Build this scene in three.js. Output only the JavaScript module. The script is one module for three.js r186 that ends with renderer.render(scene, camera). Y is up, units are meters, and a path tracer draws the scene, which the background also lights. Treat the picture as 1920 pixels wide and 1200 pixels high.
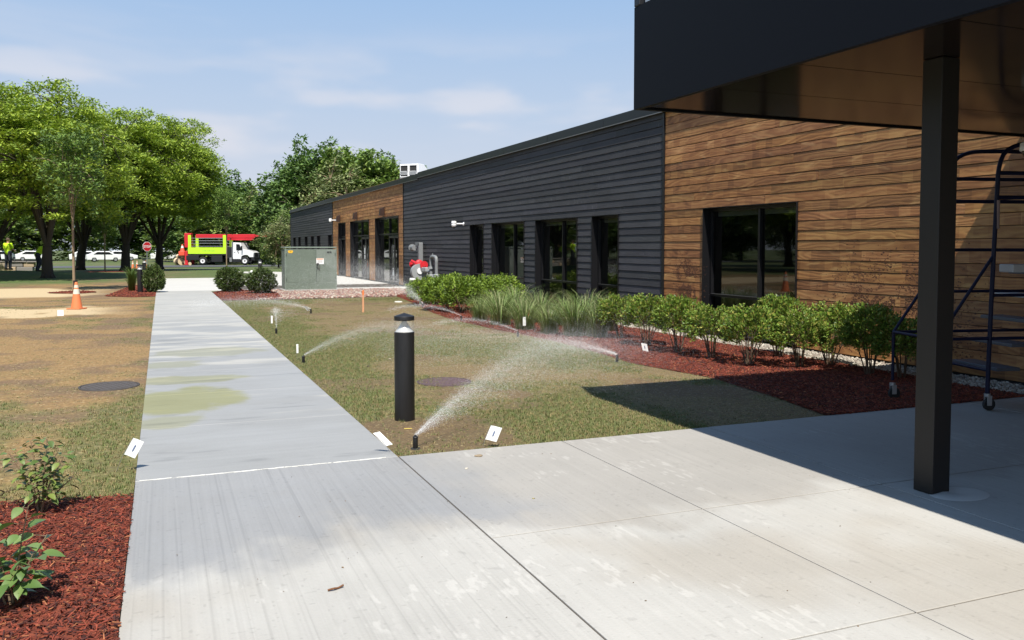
import * as THREE from 'three';
import { mergeGeometries } from 'three/addons/utils/BufferGeometryUtils.js';
import { RoundedBoxGeometry } from 'three/addons/geometries/RoundedBoxGeometry.js';
import { MarchingCubes } from 'three/addons/objects/MarchingCubes.js';
import { FontLoader } from 'three/addons/loaders/FontLoader.js';
import { TextGeometry } from 'three/addons/geometries/TextGeometry.js';

// ---------- camera, sky, sun, exposure ----------
const scene = new THREE.Scene();
const EYE = 1.65, FOCAL = 1600;
const camera = new THREE.PerspectiveCamera(2 * Math.atan(600 / FOCAL) * 180 / Math.PI, 1.6, 0.05, 3000);
camera.position.set(0, EYE, 0);
camera.rotation.order = 'YXZ';
camera.rotation.set(-2.755 * Math.PI / 180, -22.33 * Math.PI / 180, 0);
camera.setViewOffset(1920, 1200, 0, 60, 1920, 1200);
camera.updateMatrixWorld();

const renderer = new THREE.WebGLRenderer();
renderer.toneMapping = THREE.LinearToneMapping;
renderer.toneMappingExposure = 1.42;
renderer.shadowMap.enabled = true;

const sun = new THREE.DirectionalLight(new THREE.Color(1.0, 0.95, 0.86), 5.0);
sun.position.set(-17, 100, 60);
sun.castShadow = true;
sun.shadow.mapSize.set(4096, 4096);
Object.assign(sun.shadow.camera, { left: -60, right: 60, top: 90, bottom: -90, near: 1, far: 300 });
sun.name = 'sun';
scene.add(sun); scene.add(sun.target);

// ---------- noise and helpers ----------
function rng(seed) { let a = seed >>> 0; return () => { a |= 0; a = a + 0x6D2B79F5 | 0; let t = Math.imul(a ^ a >>> 15, 1 | a); t = t + Math.imul(t ^ t >>> 7, 61 | t) ^ t; return ((t ^ t >>> 14) >>> 0) / 4294967296; }; }
const PERM = new Float32Array(65536); { const r = rng(7); for (let i = 0; i < 65536; i++) PERM[i] = r(); }
const hsh = (x, y) => PERM[(Math.imul(x, 374761393) ^ Math.imul(y, 668265263)) >>> 8 & 65535];
function vn(x, y) { const xi = Math.floor(x), yi = Math.floor(y); let fx = x - xi, fy = y - yi; fx = fx * fx * (3 - 2 * fx); fy = fy * fy * (3 - 2 * fy); const a = hsh(xi, yi), b = hsh(xi + 1, yi), c = hsh(xi, yi + 1), d = hsh(xi + 1, yi + 1); return a + (b - a) * fx + (c - a) * fy + (a - b - c + d) * fx * fy; }
function fbm(x, y, o = 4) { let s = 0, a = .5, n = 0; for (let i = 0; i < o; i++) { s += a * vn(x, y); n += a; a *= .5; x = x * 2.03 + 17.1; y = y * 2.03 + 9.7; } return s / n; }
const gaussian = (r) => (r() + r() + r() + r() - 2) * 1.7;
const ss = (a, b, x) => { const t = Math.min(1, Math.max(0, (x - a) / (b - a))); return t * t * (3 - 2 * t); };
const mix = (a, b, t) => a + (b - a) * t;
const mix3 = (a, b, t) => [mix(a[0], b[0], t), mix(a[1], b[1], t), mix(a[2], b[2], t)];
const toS = (c) => 255 * (c <= .0031308 ? 12.92 * c : 1.055 * Math.pow(Math.min(1, c), 1 / 2.4) - .055);
// fn(u, v) -> [r, g, b] linear reflectance, optional 4th = roughness, 5th = height
function textures(w, h, fn, want = {}) {
  const c = new Uint8Array(w * h * 4), r = want.rough ? new Uint8Array(w * h * 4) : null, b = want.bump ? new Uint8Array(w * h * 4) : null;
  for (let j = 0; j < h; j++) for (let i = 0; i < w; i++) {
    const o = fn((i + .5) / w, (j + .5) / h), k = 4 * (j * w + i);
    c[k] = toS(Math.max(0, o[0])); c[k + 1] = toS(Math.max(0, o[1])); c[k + 2] = toS(Math.max(0, o[2])); c[k + 3] = 255;
    if (r) { r[k] = r[k + 1] = r[k + 2] = 255 * Math.min(1, o[3]); r[k + 3] = 255; }
    if (b) { b[k] = b[k + 1] = b[k + 2] = 255 * Math.min(1, Math.max(0, o[4])); b[k + 3] = 255; }
  }
  const mk = (d, srgb) => { const t = new THREE.DataTexture(d, w, h, THREE.RGBAFormat); t.wrapS = t.wrapT = THREE.RepeatWrapping; t.magFilter = THREE.LinearFilter; t.minFilter = THREE.LinearMipmapLinearFilter; t.generateMipmaps = true; if (srgb) t.colorSpace = THREE.SRGBColorSpace; t.needsUpdate = true; return t; };
  return { map: mk(c, true), ...(r ? { roughnessMap: mk(r) } : {}), ...(b ? { bumpMap: mk(b) } : {}) };
}
const lin = (r, g, b) => new THREE.Color().setRGB(r, g, b);
const M = (r, g, b, rough = .8, extra = {}) => new THREE.MeshPhysicalMaterial({ color: lin(r, g, b), roughness: rough, ...extra });

// pixel of the 1920 x 1200 photograph -> ground point (x, z) at height y
const tmpv = new THREE.Vector3();
function rayDir(px, py) { return tmpv.set((px - 960) / FOCAL, -(py - 540) / FOCAL, -1).applyQuaternion(camera.quaternion).clone(); }
function ground(px, py, y = 0) { const d = rayDir(px, py), t = (y - EYE) / d.y; return [d.x * t, d.z * t]; }
// the land: flat at the building, a low grassy rise on the left, falling gently to the road
function land(x, z) { const Z = -z; return -.5 * ss(60, 98, Z) + .42 * Math.exp(-(((x + 9.5) / 7) ** 2) - (((Z - 53) / 5.5) ** 2)); }

const taken = {};
function numbered(n) { const k = taken[n] = (taken[n] ?? -1) + 1; return k ? `${n}_${String(k).padStart(3, '0')}` : n; }
function flat(gs) { gs = (Array.isArray(gs) ? gs : [gs]).map((g) => (g.index ? g.toNonIndexed() : g)); if (gs.length === 1) return gs[0]; const keys = ['position', 'normal', 'uv'].concat(gs.every((g) => g.attributes.color) ? ['color'] : []); for (const g of gs) { for (const k of Object.keys(g.attributes)) if (!keys.includes(k)) g.deleteAttribute(k); if (!g.attributes.uv) g.setAttribute('uv', new THREE.Float32BufferAttribute(new Float32Array(g.attributes.position.count * 2), 2)); } return mergeGeometries(gs); }
function mesh(name, gs, m, parent) { const o = new THREE.Mesh(flat(gs), m); o.name = parent ? name : numbered(name); (parent ?? scene).add(o); return o; }
function tag(o, label, category, group, kind) { if (label) o.userData.label = label; if (category) o.userData.category = category; if (group) o.userData.group = group; if (kind) o.userData.kind = kind; return o; }
function thing(name, label, category, [x, y, z] = [0, 0, 0], turn = 0, group) { const o = new THREE.Group(); o.name = numbered(name); scene.add(o); o.position.set(x, y, z); o.rotation.y = turn; return tag(o, label, category, group); }
function part(name, parent) { const o = new THREE.Group(); o.name = name; parent.add(o); return o; }
function dup(root, [x, y, z], turn, scale, label, group) { const c = root.clone(); c.name = numbered(root.name.replace(/_\d{3}$/, '')); scene.add(c); c.position.set(x, y, z); c.rotation.y = turn; if (scale) c.scale.set(...(Array.isArray(scale) ? scale : [scale, scale, scale])); c.userData = { ...root.userData }; if (label) c.userData.label = label; if (group) c.userData.group = group; return c; }
function struct(name, gs, m, label) { const o = mesh(name, gs, m); o.userData.kind = 'structure'; if (label) o.userData.label = label; return o; }
const bx = (w, h, d, x = 0, y = 0, z = 0) => new THREE.BoxGeometry(w, h, d).translate(x, y, z);
const rbx = (w, h, d, x = 0, y = 0, z = 0, r = .01) => new RoundedBoxGeometry(w, h, d, 1, Math.min(r, w / 2.1, h / 2.1, d / 2.1)).translate(x, y, z);
const cyl = (r0, r1, h, x = 0, y = 0, z = 0, n = 20) => new THREE.CylinderGeometry(r1, r0, h, n).translate(x, y, z);
const V = (x, y, z) => new THREE.Vector3(x, y, z);
function bar(a, b, r, n = 8, r1 = r) { const d = b.clone().sub(a), L = d.length(), g = new THREE.CylinderGeometry(r1, r, L, n); g.applyQuaternion(new THREE.Quaternion().setFromUnitVectors(V(0, 1, 0), d.normalize())); return g.translate((a.x + b.x) / 2, (a.y + b.y) / 2, (a.z + b.z) / 2); }
function tube(pts, r, seg = 24, n = 8) { return new THREE.TubeGeometry(new THREE.CatmullRomCurve3(pts, false, 'centripetal'), seg, r, n); }
const lathe = (pts, n = 32) => new THREE.LatheGeometry(pts.map((p) => new THREE.Vector2(...p)), n);
// flat sheet over a polygon (x, z), uv = (x, z) in metres mapped into box
function sheet(poly, y, [x0, z0, x1, z1] = [0, 0, 1, 1]) {
  const s = new THREE.Shape(poly.map(([x, z]) => new THREE.Vector2(x, -z)));
  const g = new THREE.ShapeGeometry(s); g.rotateX(-Math.PI / 2); g.translate(0, y, 0);
  const p = g.attributes.position, uv = g.attributes.uv;
  for (let i = 0; i < p.count; i++) uv.setXY(i, (p.getX(i) - x0) / (x1 - x0), (p.getZ(i) - z0) / (z1 - z0));
  return g;
}
function inside(poly, x, z) { let c = false; for (let i = 0, j = poly.length - 1; i < poly.length; j = i++) { const [xi, zi] = poly[i], [xj, zj] = poly[j]; if ((zi > z) !== (zj > z) && x < (xj - xi) * (z - zi) / (zj - zi) + xi) c = !c; } return c; }
function bounds(poly) { const xs = poly.map((p) => p[0]), zs = poly.map((p) => p[1]); return [Math.min(...xs), Math.min(...zs), Math.max(...xs), Math.max(...zs)]; }
const dummy = new THREE.Object3D();
// many copies of a small shape: place(k, dummy, color) returns false to stop
function scatter(name, geo, m, n, place, parent, colored = true) {
  const im = new THREE.InstancedMesh(flat(geo), m, n), col = new THREE.Color(); let k = 0;
  for (let i = 0; i < n; i++) { dummy.position.set(0, 0, 0); dummy.rotation.set(0, 0, 0); dummy.scale.set(1, 1, 1); col.setRGB(1, 1, 1); if (place(i, dummy, col) === false) continue; dummy.updateMatrix(); im.setMatrixAt(k, dummy.matrix); if (colored) im.setColorAt(k, col); k++; }
  im.count = k; im.name = parent ? name : numbered(name); im.userData.kind = 'stuff'; (parent ?? scene).add(im); return im;
}

// ---------- sky ----------
{
  const w = 2048, h = 1024, d = new Float32Array(w * h * 4);
  const stops = [[0, [.64, .69, .79]], [4, [.63, .69, .80]], [9, [.51, .63, .81]], [17, [.345, .53, .81]], [32, [.24, .41, .72]], [60, [.17, .31, .58]], [90, [.14, .27, .52]]];
  for (let j = 0; j < h; j++) {
    const el = ((j + .5) / h - .5) * 180, e = Math.max(0, el); let k = 0; while (k < stops.length - 2 && stops[k + 1][0] < e) k++;
    const t = (e - stops[k][0]) / (stops[k + 1][0] - stops[k][0]), base = mix3(stops[k][1], stops[k + 1][1], Math.min(1, t));
    for (let i = 0; i < w; i++) {
      const az = (i + .5) / w * 360, q = 4 * (j * w + i);
      const cx = Math.cos(az * Math.PI / 180), cz = Math.sin(az * Math.PI / 180);
      const nx = cx * 6 + cz * 2.1, ny = cz * 6 - cx * 1.3 + e * .35;
      let c = 0;
      if (el > 0) {
        const puffs = ss(.44, .74, fbm(nx * 1.1 + 3, ny * 1.1 + e * .16, 5)) * ss(1, 4, e) * (1 - ss(9, 15, e));
        const wisps = ss(.54, .8, fbm(nx * .9 + 40, ny * 2 + e * .25, 5)) * ss(5, 9, e) * (1 - ss(15, 30, e)) * .5;
        c = Math.min(.62, puffs * .62 + wisps * .3);
      }
      const K = .705; d[q] = K * mix(base[0], .78, c); d[q + 1] = K * mix(base[1], .78, c); d[q + 2] = K * mix(base[2], .84, c); d[q + 3] = 1;
    }
  }
  const t = new THREE.DataTexture(d, w, h, THREE.RGBAFormat, THREE.FloatType); t.mapping = THREE.EquirectangularReflectionMapping; t.magFilter = t.minFilter = THREE.LinearFilter; t.needsUpdate = true;
  scene.background = t; scene.environment = t;
}

// ---------- materials ----------
const leafMat = (rough = .6, tr = .4) => new THREE.MeshPhysicalMaterial({ color: lin(1, 1, 1), vertexColors: true, roughness: rough, transmission: tr, thickness: 0, side: THREE.DoubleSide, specularIntensity: .5 });
const MAT = {
  black: M(.012, .012, .013, .45), blackMetal: M(.012, .012, .014, .4, { metalness: .2 }), white: M(.8, .8, .8, .55), paper: M(.85, .85, .83, .7, { side: THREE.DoubleSide }),
  galv: M(.4, .41, .42, .45, { metalness: .6 }), steel: M(.62, .62, .62, .25, { metalness: 1 }), gas: M(.2, .21, .215, .55), red: M(.55, .02, .03, .45), rubber: M(.02, .02, .02, .9),
  bark: M(.055, .042, .032, .95), paleBark: M(.26, .19, .12, .95), twig: M(.10, .065, .04, .95), orange: M(.75, .16, .04, .6), reflective: M(.75, .75, .72, .4),
  neon: M(.55, .85, .02, .8), denim: M(.035, .04, .055, .95), skin: M(.48, .27, .18, .6), lime: M(.50, .80, .03, .5), glassDark: M(.012, .014, .016, .06), wire: M(.25, .25, .25, .6, { metalness: .5 }),
};
MAT.leaf = leafMat(); MAT.gloss = leafMat(.45, .3);
// ================= the ground =================
const SX0 = -.2, SX1 = 1.68, PZ = -6.42;                 // the sidewalk's two edges, the plaza's far edge
const FX = 9.4;                                          // the building's front
// far land, one sheet
{
  const xs = [], zs = []; for (let x = -420; x <= 420;) { xs.push(x); x += Math.abs(x + 5) < 45 ? 2.5 : 25; } for (let z = 60; z >= -520;) { zs.push(z); z -= z < -30 && z > -115 ? 2.5 : 20; }
  const pos = [], uv = [], idx = [];
  zs.forEach((z, j) => xs.forEach((x, i) => { pos.push(x, land(x, z) - .012, z); uv.push(x / 40, -z / 40); if (i && j) { const a = j * xs.length + i; idx.push(a - 1, a, a - xs.length, a - 1, a - xs.length, a - xs.length - 1); } }));
  const g = new THREE.BufferGeometry(); g.setAttribute('position', new THREE.Float32BufferAttribute(pos, 3)); g.setAttribute('uv', new THREE.Float32BufferAttribute(uv, 2)); g.setIndex(idx); g.computeVertexNormals();
  const t = textures(1024, 1024, (u, v) => { const n = fbm(u * 12, v * 12, 5), f = vn(u * 400, v * 400), k = fbm(u * 90, v * 90, 3); return mix3([.075, .11, .026], [.13, .11, .05], ss(.45, .7, n * .6 + k * .4)).map((c) => c * (.75 + .5 * f)); });
  struct('ground', g, new THREE.MeshStandardMaterial({ ...t, roughness: .95 }), 'grass covered ground reaching to the trees and road');
}
// right lawn between sidewalk, plaza and planting bed
const bedEdge = [[7.2, -27.6], [6.7, -23.4], [6.25, -20.5], [6.03, -18.2], [6.12, -15.7], [6.3, -13.6], [6.22, -11.5], [6.1, -10.5], [6.35, -9.0], [6.2, -7.6], [5.95, PZ]];
const lawnR = [[SX1, PZ], [SX1, -27.4], [3.3, -27.3], [7.2, -27.6], ...bedEdge.slice(1)];
const greenR = (x, z) => { const n = fbm(x * .55 + 3, z * .45 + 8, 4), m = fbm(x * 2.3, z * 2.3, 3); return Math.min(1, ss(.40, .66, n * .65 + m * .35 + .20 * (1 - ss(1.7, 2.9, x)) * ss(7.2, 8.4, -z) + .06)); };
const bareR = (x, z) => Math.max(ss(.62, .7, fbm(x * .9 + 31, z * .9 + 5, 4)) * .8, 1 - ss(.15, .5, Math.hypot((x - 2.2) * 1.1, z + 7.2) - .5 + .5 * (fbm(x * 3, z * 3, 3) - .5)));
{
  const B = [1.5, -28, 7.4, -6.2];
  const t = textures(1024, 2048, (u, v) => {
    const x = mix(B[0], B[2], u), z = mix(B[1], B[3], v), g = greenR(x, z), b = bareR(x, z), f = vn(x * 95, z * 95), f2 = vn(x * 40 + 9, z * 40), s = vn(x * 60 + 50, z * 60 + 9);
    let c = mix3([.178, .124, .055], [.122, .122, .04], g); c = mix3(c, [.13, .078, .04], b * .75);
    c = mix3(c, [.42, .34, .17], ss(.80, .95, s) * .7); c = mix3(c, [.07, .05, .03], ss(.74, .9, f2) * .55);
    const k = .68 + .6 * f; return [c[0] * k, c[1] * k, c[2] * k, .95, f * .6 + f2 * .4];
  }, { bump: true });
  const o = struct('lawn', sheet(lawnR, .006, B), new THREE.MeshStandardMaterial({ ...t, roughness: .95, bumpScale: .02 }), 'thin patchy new lawn between the sidewalk and the planting bed');
}
// left lawn, with sandy bare patches
const sandL = (x, z) => { const Z = -z, w = (fbm(x * .7, z * .7, 4) - .5) * 4.4, w2 = (fbm(x * .35 + 7, z * .5, 4) - .5) * 6; return Math.max(ss(.2, .9, 2.1 - Math.abs(Z + w - 24.2)) * ss(.2, 1.6, -x - .3 + w * .25), ss(.2, 1.5, 4 - Math.abs(Z + w2 - 35)) * ss(.6, 2.5, -x - .8 + w * .3)); };
const greenL = (x, z) => { const n = fbm(x * .5 + 60, z * .35 + 2, 4), m = fbm(x * 2 + 5, z * 2, 3), Z = -z; return Math.min(1, ss(.5, .75, n * .6 + m * .4 + .16 * ss(-1.1, -.25, x) + .1 * (1 - ss(8, 11, Z)) + .25 * ss(38, 44, Z)) * (1 - .6 * ss(9.5, 11.5, Z) * (1 - ss(18, 21, Z)) * (1 - ss(-.9, -.35, x)))); };
const bedL = [[-3.6, 0], [SX0, 0], [SX0, -6.08], [-1.0, -6.2], [-2.2, -6.1], [-3.6, -6.3]];
{
  const B = [-15, -46, 0, -5.5];
  const t = textures(1024, 2048, (u, v) => {
    const x = mix(B[0], B[2], u), z = mix(B[1], B[3], v), g = greenL(x, z), s = sandL(x, z), f = vn(x * 90, z * 90), f2 = vn(x * 38 + 9, z * 38), st = vn(x * 55 + 50, z * 55 + 9), br = fbm(x * 1.2 + 70, z * 1.2, 4);
    let c = mix3([.25, .152, .058], [.165, .102, .052], ss(.4, .65, br)); c = mix3(c, [.105, .115, .034], g * .8); c = mix3(c, [.46, .35, .20], s);
    c = mix3(c, [.5, .40, .22], ss(.8, .95, st) * .6); c = mix3(c, [.08, .055, .035], ss(.76, .92, f2) * .5 * (1 - s * .7));
    const k = .7 + .55 * f * (1 - s * .5) + s * .2; return [c[0] * k, c[1] * k, c[2] * k, .95, f * .6 + f2 * .4];
  }, { bump: true });
  const poly = [[SX0, -6.08], [SX0, -32], [-.55, -46], [-15, -46], [-15, -6.1], [-3.6, -6.3], [-2.2, -6.1], [-1.0, -6.2]];
  const o = struct('lawn', sheet(poly, .006, B), new THREE.MeshStandardMaterial({ ...t, roughness: .95, bumpScale: .02 }), 'dry brown lawn with bare sandy patches left of the sidewalk');
}
// grass: short real blades on both lawns
const blade = (() => { const gs = []; const r = rng(5); for (let k = 0; k < 7; k++) { const a = r() * 6.28, L = .018 + r() * .028, w = .0028, ln = .008 + r() * .018, ox = (r() - .5) * .03, oz = (r() - .5) * .03, g = new THREE.BufferGeometry(), c = Math.cos(a), s = Math.sin(a); g.setAttribute('position', new THREE.Float32BufferAttribute([ox - s * w, 0, oz + c * w, ox + s * w, 0, oz - c * w, ox + c * ln, L, oz + s * ln], 3)); g.setAttribute('uv', new THREE.Float32BufferAttribute([0, 0, 1, 0, .5, 1], 2)); g.computeVertexNormals(); gs.push(g); } return gs; })();
const grassMat = new THREE.MeshPhysicalMaterial({ color: lin(1, 1, 1), roughness: .7, transmission: .25, thickness: 0, side: THREE.DoubleSide });
function growGrass(poly, n, green, bare, zfar, label) {
  const r = rng(n), [x0, z0, x1, z1] = bounds(poly);
  const o = scatter('grass', blade, grassMat, n, (i, d, c) => {
    const x = mix(x0, x1, r()), z = mix(z1, Math.max(z0, -zfar), Math.pow(r(), 1.35)), g = green(x, z), q = r(), b = bare(x, z), s = r();
    if (!inside(poly, x, z) || q > .2 + .8 * g || s < b * .9) return false;
    d.position.set(x, .005, z); d.rotation.y = r() * 6.28; const k = .45 + .6 * r(); d.scale.set(k * 1.1, k * (.35 + .45 * g), k * 1.1);
    const y = r(), t = .7 + .6 * r(); if (y < .1 + .5 * g) c.setRGB(.15 * t, .185 * t, .045 * t); else c.setRGB(.28 * t, .22 * t, .09 * t);
  });
  tag(o, label, 'grass');
}
growGrass(lawnR, 120000, greenR, bareR, 27, 'short sparse grass blades on the lawn right of the sidewalk');
growGrass([[SX0 - .01, -6.12], [SX0 - .01, -30], [-7, -30], [-3.4, -6.3]], 90000, greenL, sandL, 30, 'short sparse grass blades on the dry lawn left of the sidewalk');

// ---------- concrete ----------
const wetEdge = (x, z) => { const e = (fbm(x * .9 + 5, z * 1.1, 4) - .5) * 1.1 + (fbm(x * 5, z * 2.5 + 3, 4) - .5) * .7; return ss(-.3, .3, (-z) - (4.5 - .10 * (x - 1.6)) + e) * (1 - .8 * ss(1.7, 2.5, x + e * .6)); };
const PB = [-1, -7, 11, 5];
const plazaTex = textures(2048, 2048, (u, v) => {
  const x = mix(PB[0], PB[2], u), z = mix(PB[1], PB[3], v);
  const streak = vn(x * 60 + vn(x * 3, z * .6) * 2, z * .9) * .6 + vn(x * 150, z * 1.6) * .4, fine = vn(x * 170, z * 170), blot = fbm(x * 1.1, z * 1.1, 5), blot2 = fbm(x * 4 + 8, z * 4 + 3, 4);
  const wet = wetEdge(x, z), tan = ss(.46, .68, fbm(x * .8 + 20, z * .8 + 11, 4)), chalk = ss(.6, .7, fbm(x * 34 + 4, z * 9, 3)) * ss(.56, .68, fbm(x * 2.4 + 70, z * 2.4, 4)), pit = ss(.86, .93, vn(x * 45, z * 45)) * .5;
  const damp = ss(-.16, .16, (-z) - 4.38 + (fbm(x * 2.2 + 3, z * 2.2, 4) - .5) * .9) * ss(1.6, 1.8, x), comb = x < SX1 ? ss(.55, .9, vn(x * 150, z * .6 + 3) * .6 + vn(x * 55, z * .3) * .4) : 0;
  let c = mix3([.405, .392, .362], [.34, .31, .265], tan * .7); c = mix3(c, [.325, .303, .27], damp * .85); c = mix3(c, [.283, .278, .27], wet); c = c.map((q) => q * (1 - .13 * comb));
  const k = (.93 + .09 * streak + .05 * (fine - .5)) * (.9 + .2 * blot) * (.96 + .08 * blot2) * (1 - .25 * pit);
  c = mix3(c.map((q) => q * k), [.58, .56, .52], chalk * .28 * (1 - wet));
  return [c[0], c[1], c[2], mix(.88, .42, wet * (.6 + .4 * blot2)), streak * .7 + fine * .3];
}, { rough: true, bump: true });
const plazaMat = new THREE.MeshStandardMaterial({ ...plazaTex, roughness: 1, bumpScale: .003 });
const WB = [-.3, -34, 1.8, -6.3];
const algae = (x, z) => { const Z = -z, w = (fbm(x * 3, z * 2.2 + 4, 4) - .5), s = (cx, cz, rx, rz) => ss(-.25, .18, 1 - Math.hypot((x - cx) / rx, (Z - cz) / rz) + w * 1.1); return Math.max(s(.12, 9.7, .62, .75), s(.02, 8.5, .3, .3) * .6, s(.3, 11.2, .8, .3) * .7, s(.7, 14, .7, .5) * .45, s(.1, 12.7, .5, .35) * .5); };
const walkTex = textures(512, 2048, (u, v) => {
  const x = mix(WB[0], WB[2], u), z = mix(WB[1], WB[3], v), Z = -z;
  const streak = vn(x * 1.1 + vn(x, z * 4), z * 26) * .6 + vn(x * 2, z * 70) * .4, fine = vn(x * 160, z * 160), blot = fbm(x * 1.4, z * 2.6, 5);
  const wet = ss(.3, .55, fbm(x * 1.2 + 9, z * 3.6, 4) + .25 * (1 - ss(9, 15, Z))) * (1 - .7 * ss(17, 23, Z)), a = algae(x, z);
  let c = mix3([.385, .375, .345], [.30, .297, .286], wet); c = mix3(c, [.25, .24, .10], a * .85);
  const dark = ss(.66, .78, fbm(x * 1.6 + 30, z * 7, 4)) * .35;
  const k = (.92 + .1 * streak + .06 * (fine - .5)) * (.9 + .2 * blot) * (1 - dark * .5);
  return [c[0] * k, c[1] * k, c[2] * k, mix(.85, .42, wet * (.55 + .45 * blot)), streak * .7 + fine * .3];
}, { rough: true, bump: true });
const walkMat = new THREE.MeshStandardMaterial({ ...walkTex, roughness: 1, bumpScale: .002 });
// a slab with a tooled (rounded) edge; uv from place
function slabGeo(x0, x1, z0, z1, y1, B, gap = .005, ch = .0025) {
  x0 += gap; x1 -= gap; z0 += gap; z1 -= gap;
  const pos = [], idx = [], ring = (i, y) => { const k = pos.length / 3; pos.push(x0 + i, y, z0 + i, x1 - i, y, z0 + i, x1 - i, y, z1 - i, x0 + i, y, z1 - i); return k; };
  const a = ring(0, y1 - .09), b = ring(0, y1 - ch), c = ring(ch * .5, y1 - ch * .3), d = ring(ch * 1.5, y1);
  for (const [p, q] of [[a, b], [b, c], [c, d]]) for (let k = 0; k < 4; k++) { const l = (k + 1) % 4; idx.push(p + k, q + l, p + l, p + k, q + k, q + l); }
  idx.push(d, d + 2, d + 1, d, d + 3, d + 2);
  let g = new THREE.BufferGeometry(); g.setAttribute('position', new THREE.Float32BufferAttribute(pos, 3)); g.setIndex(idx); g = g.toNonIndexed(); g.computeVertexNormals();
  const p = g.attributes.position, uv = []; for (let i = 0; i < p.count; i++) uv.push((p.getX(i) - B[0]) / (B[2] - B[0]), (p.getZ(i) - B[1]) / (B[3] - B[1])); g.setAttribute('uv', new THREE.Float32BufferAttribute(uv, 2)); return g;
}
const jointMat = M(.075, .062, .048, .95);
{
  const pl = new THREE.Group(); pl.name = 'plaza'; scene.add(pl); tag(pl, 'broad broom-finished concrete plaza in front of the canopy', null, null, 'structure');
  mesh('bedding', sheet([[SX0 + .02, 4], [10.6, 4], [10.6, PZ + .02], [SX0 + .02, PZ + .02]], .0145), jointMat, pl);
  const xs = [SX0, SX1, 3.09, 4.55, 6.2, 7.8, FX], zs = [PZ, -4.4, -2.77, -1.1, .6, 2.3, 4];
  for (let i = 0; i < xs.length - 1; i++) {
    if (i === 0) { mesh('concrete_slab', slabGeo(xs[0], xs[1], PZ, -2.77, .02, PB, .005), plazaMat, pl); mesh('concrete_slab', slabGeo(xs[0], xs[1], -2.77, .6, .02, PB), plazaMat, pl); mesh('concrete_slab', slabGeo(xs[0], xs[1], .6, 4, .02, PB), plazaMat, pl); continue; }
    for (let j = 0; j < zs.length - 1; j++) mesh('concrete_slab', slabGeo(xs[i], xs[i + 1], zs[j], zs[j + 1], .02 + (i % 2 ? .0015 : 0), PB, i > 3 ? .003 : .005), plazaMat, pl);
  }
  // white sealant left in the joint between plaza and sidewalk
  const r = rng(3), gs = []; for (let x = SX0 + .03; x < SX1 - .06;) { const L = .015 + r() * .05; if (r() < .93) gs.push(rbx(L, .006, .004 + r() * .011, x + L / 2, .0205, PZ + (r() - .5) * .008, .002)); x += L * (.8 + .25 * r()); }
  mesh('joint_sealant', gs, M(.68, .67, .62, .8), pl);
  const sw = new THREE.Group(); sw.name = 'sidewalk'; scene.add(sw); tag(sw, 'long damp concrete sidewalk running back to the patio', null, null, 'structure');
  mesh('bedding', sheet([[SX0 + .02, PZ - .02], [SX1 - .02, PZ - .02], [SX1 - .02, -33], [SX0 + .02, -33]], .006), jointMat, sw);
  let z = PZ; while (z > -32.5) { const L = 1.83; mesh('concrete_slab', slabGeo(SX0, SX1, z - L, z, .02, WB, .003, .003), walkMat, sw); z -= L; }
}
// the pale patio before the doors and the path beyond it
const patioTex = textures(512, 512, (u, v) => { const n = fbm(u * 14, v * 14, 5), f = vn(u * 220, v * 220), s = vn(u * 30, v * 200); const k = .9 + .12 * n + .05 * f + .05 * s; return [.48 * k, .465 * k, .43 * k]; });
const patioMat = new THREE.MeshStandardMaterial({ ...patioTex, roughness: .9 });
{
  const zW = PZ - 1.83 * 15;
  const pt = new THREE.Group(); pt.name = 'patio'; scene.add(pt); tag(pt, 'pale new concrete patio in front of the glazed doors', null, null, 'structure');
  mesh('bedding', sheet([[-.1, zW - .02], [1.8, zW - .02], [1.9, -36], [3.2, -34.4], [9.3, -33.2], [9.3, -49.5], [-.1, -47.6]], .002), jointMat, pt);
  for (let z = zW; z > -47; z -= 3.6) for (let x = -.15; x < 9.2; x += 2.4) {
    const x1 = Math.min(9.37, x + 2.4), z1 = Math.max(-47.8, z - 3.6); if (x > 1.9 && z > -34.5) continue;
    mesh('concrete_slab', slabGeo(x, x1, z1, z, .018, [0, 0, 6, 6], .004), patioMat, pt);
  }
  const strip = [[2.2, -34.3], [2.2, -33.9], [9.35, -32.6], [9.35, -34.3]];
  mesh('concrete_slab', sheet(strip, .014, [0, 0, 6, 6]), patioMat, pt);
  struct('path', sheet([[5.2, -47.9], [9.3, -47.9], [9.3, -56], [3.6, -60.5], [3.6, -58.5], [5.2, -55]], .012, [0, 0, 6, 6]), patioMat, 'pale concrete path beyond the patio');
  const asphalt = textures(256, 256, (u, v) => { const f = vn(u * 120, v * 120), n = fbm(u * 9, v * 9, 4), k = .7 + .4 * f + .3 * n; return [.085 * k, .088 * k, .094 * k]; });
  const rg = new THREE.PlaneGeometry(130, 9, 40, 3).rotateX(-Math.PI / 2); rg.rotateY(-.05); rg.translate(-34, 0, -103); const p = rg.attributes.position, uv = rg.attributes.uv; for (let i = 0; i < p.count; i++) { p.setY(i, land(p.getX(i), p.getZ(i)) + .03); uv.setXY(i, p.getX(i) / 4, p.getZ(i) / 4); }
  struct('road', rg, new THREE.MeshStandardMaterial({ ...asphalt, roughness: .9 }), 'grey asphalt road behind the big trees');
  struct('parking_lane', (() => { const g = new THREE.PlaneGeometry(11, 5, 8, 3).rotateX(-Math.PI / 2); g.rotateY(-.38); g.translate(3.5, 0, -99.5); const q = g.attributes.position; for (let i = 0; i < q.count; i++) q.setY(i, land(q.getX(i), q.getZ(i)) + .045); return g; })(), new THREE.MeshStandardMaterial({ ...asphalt, roughness: .9 }), 'asphalt lane under the truck');
}
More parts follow.
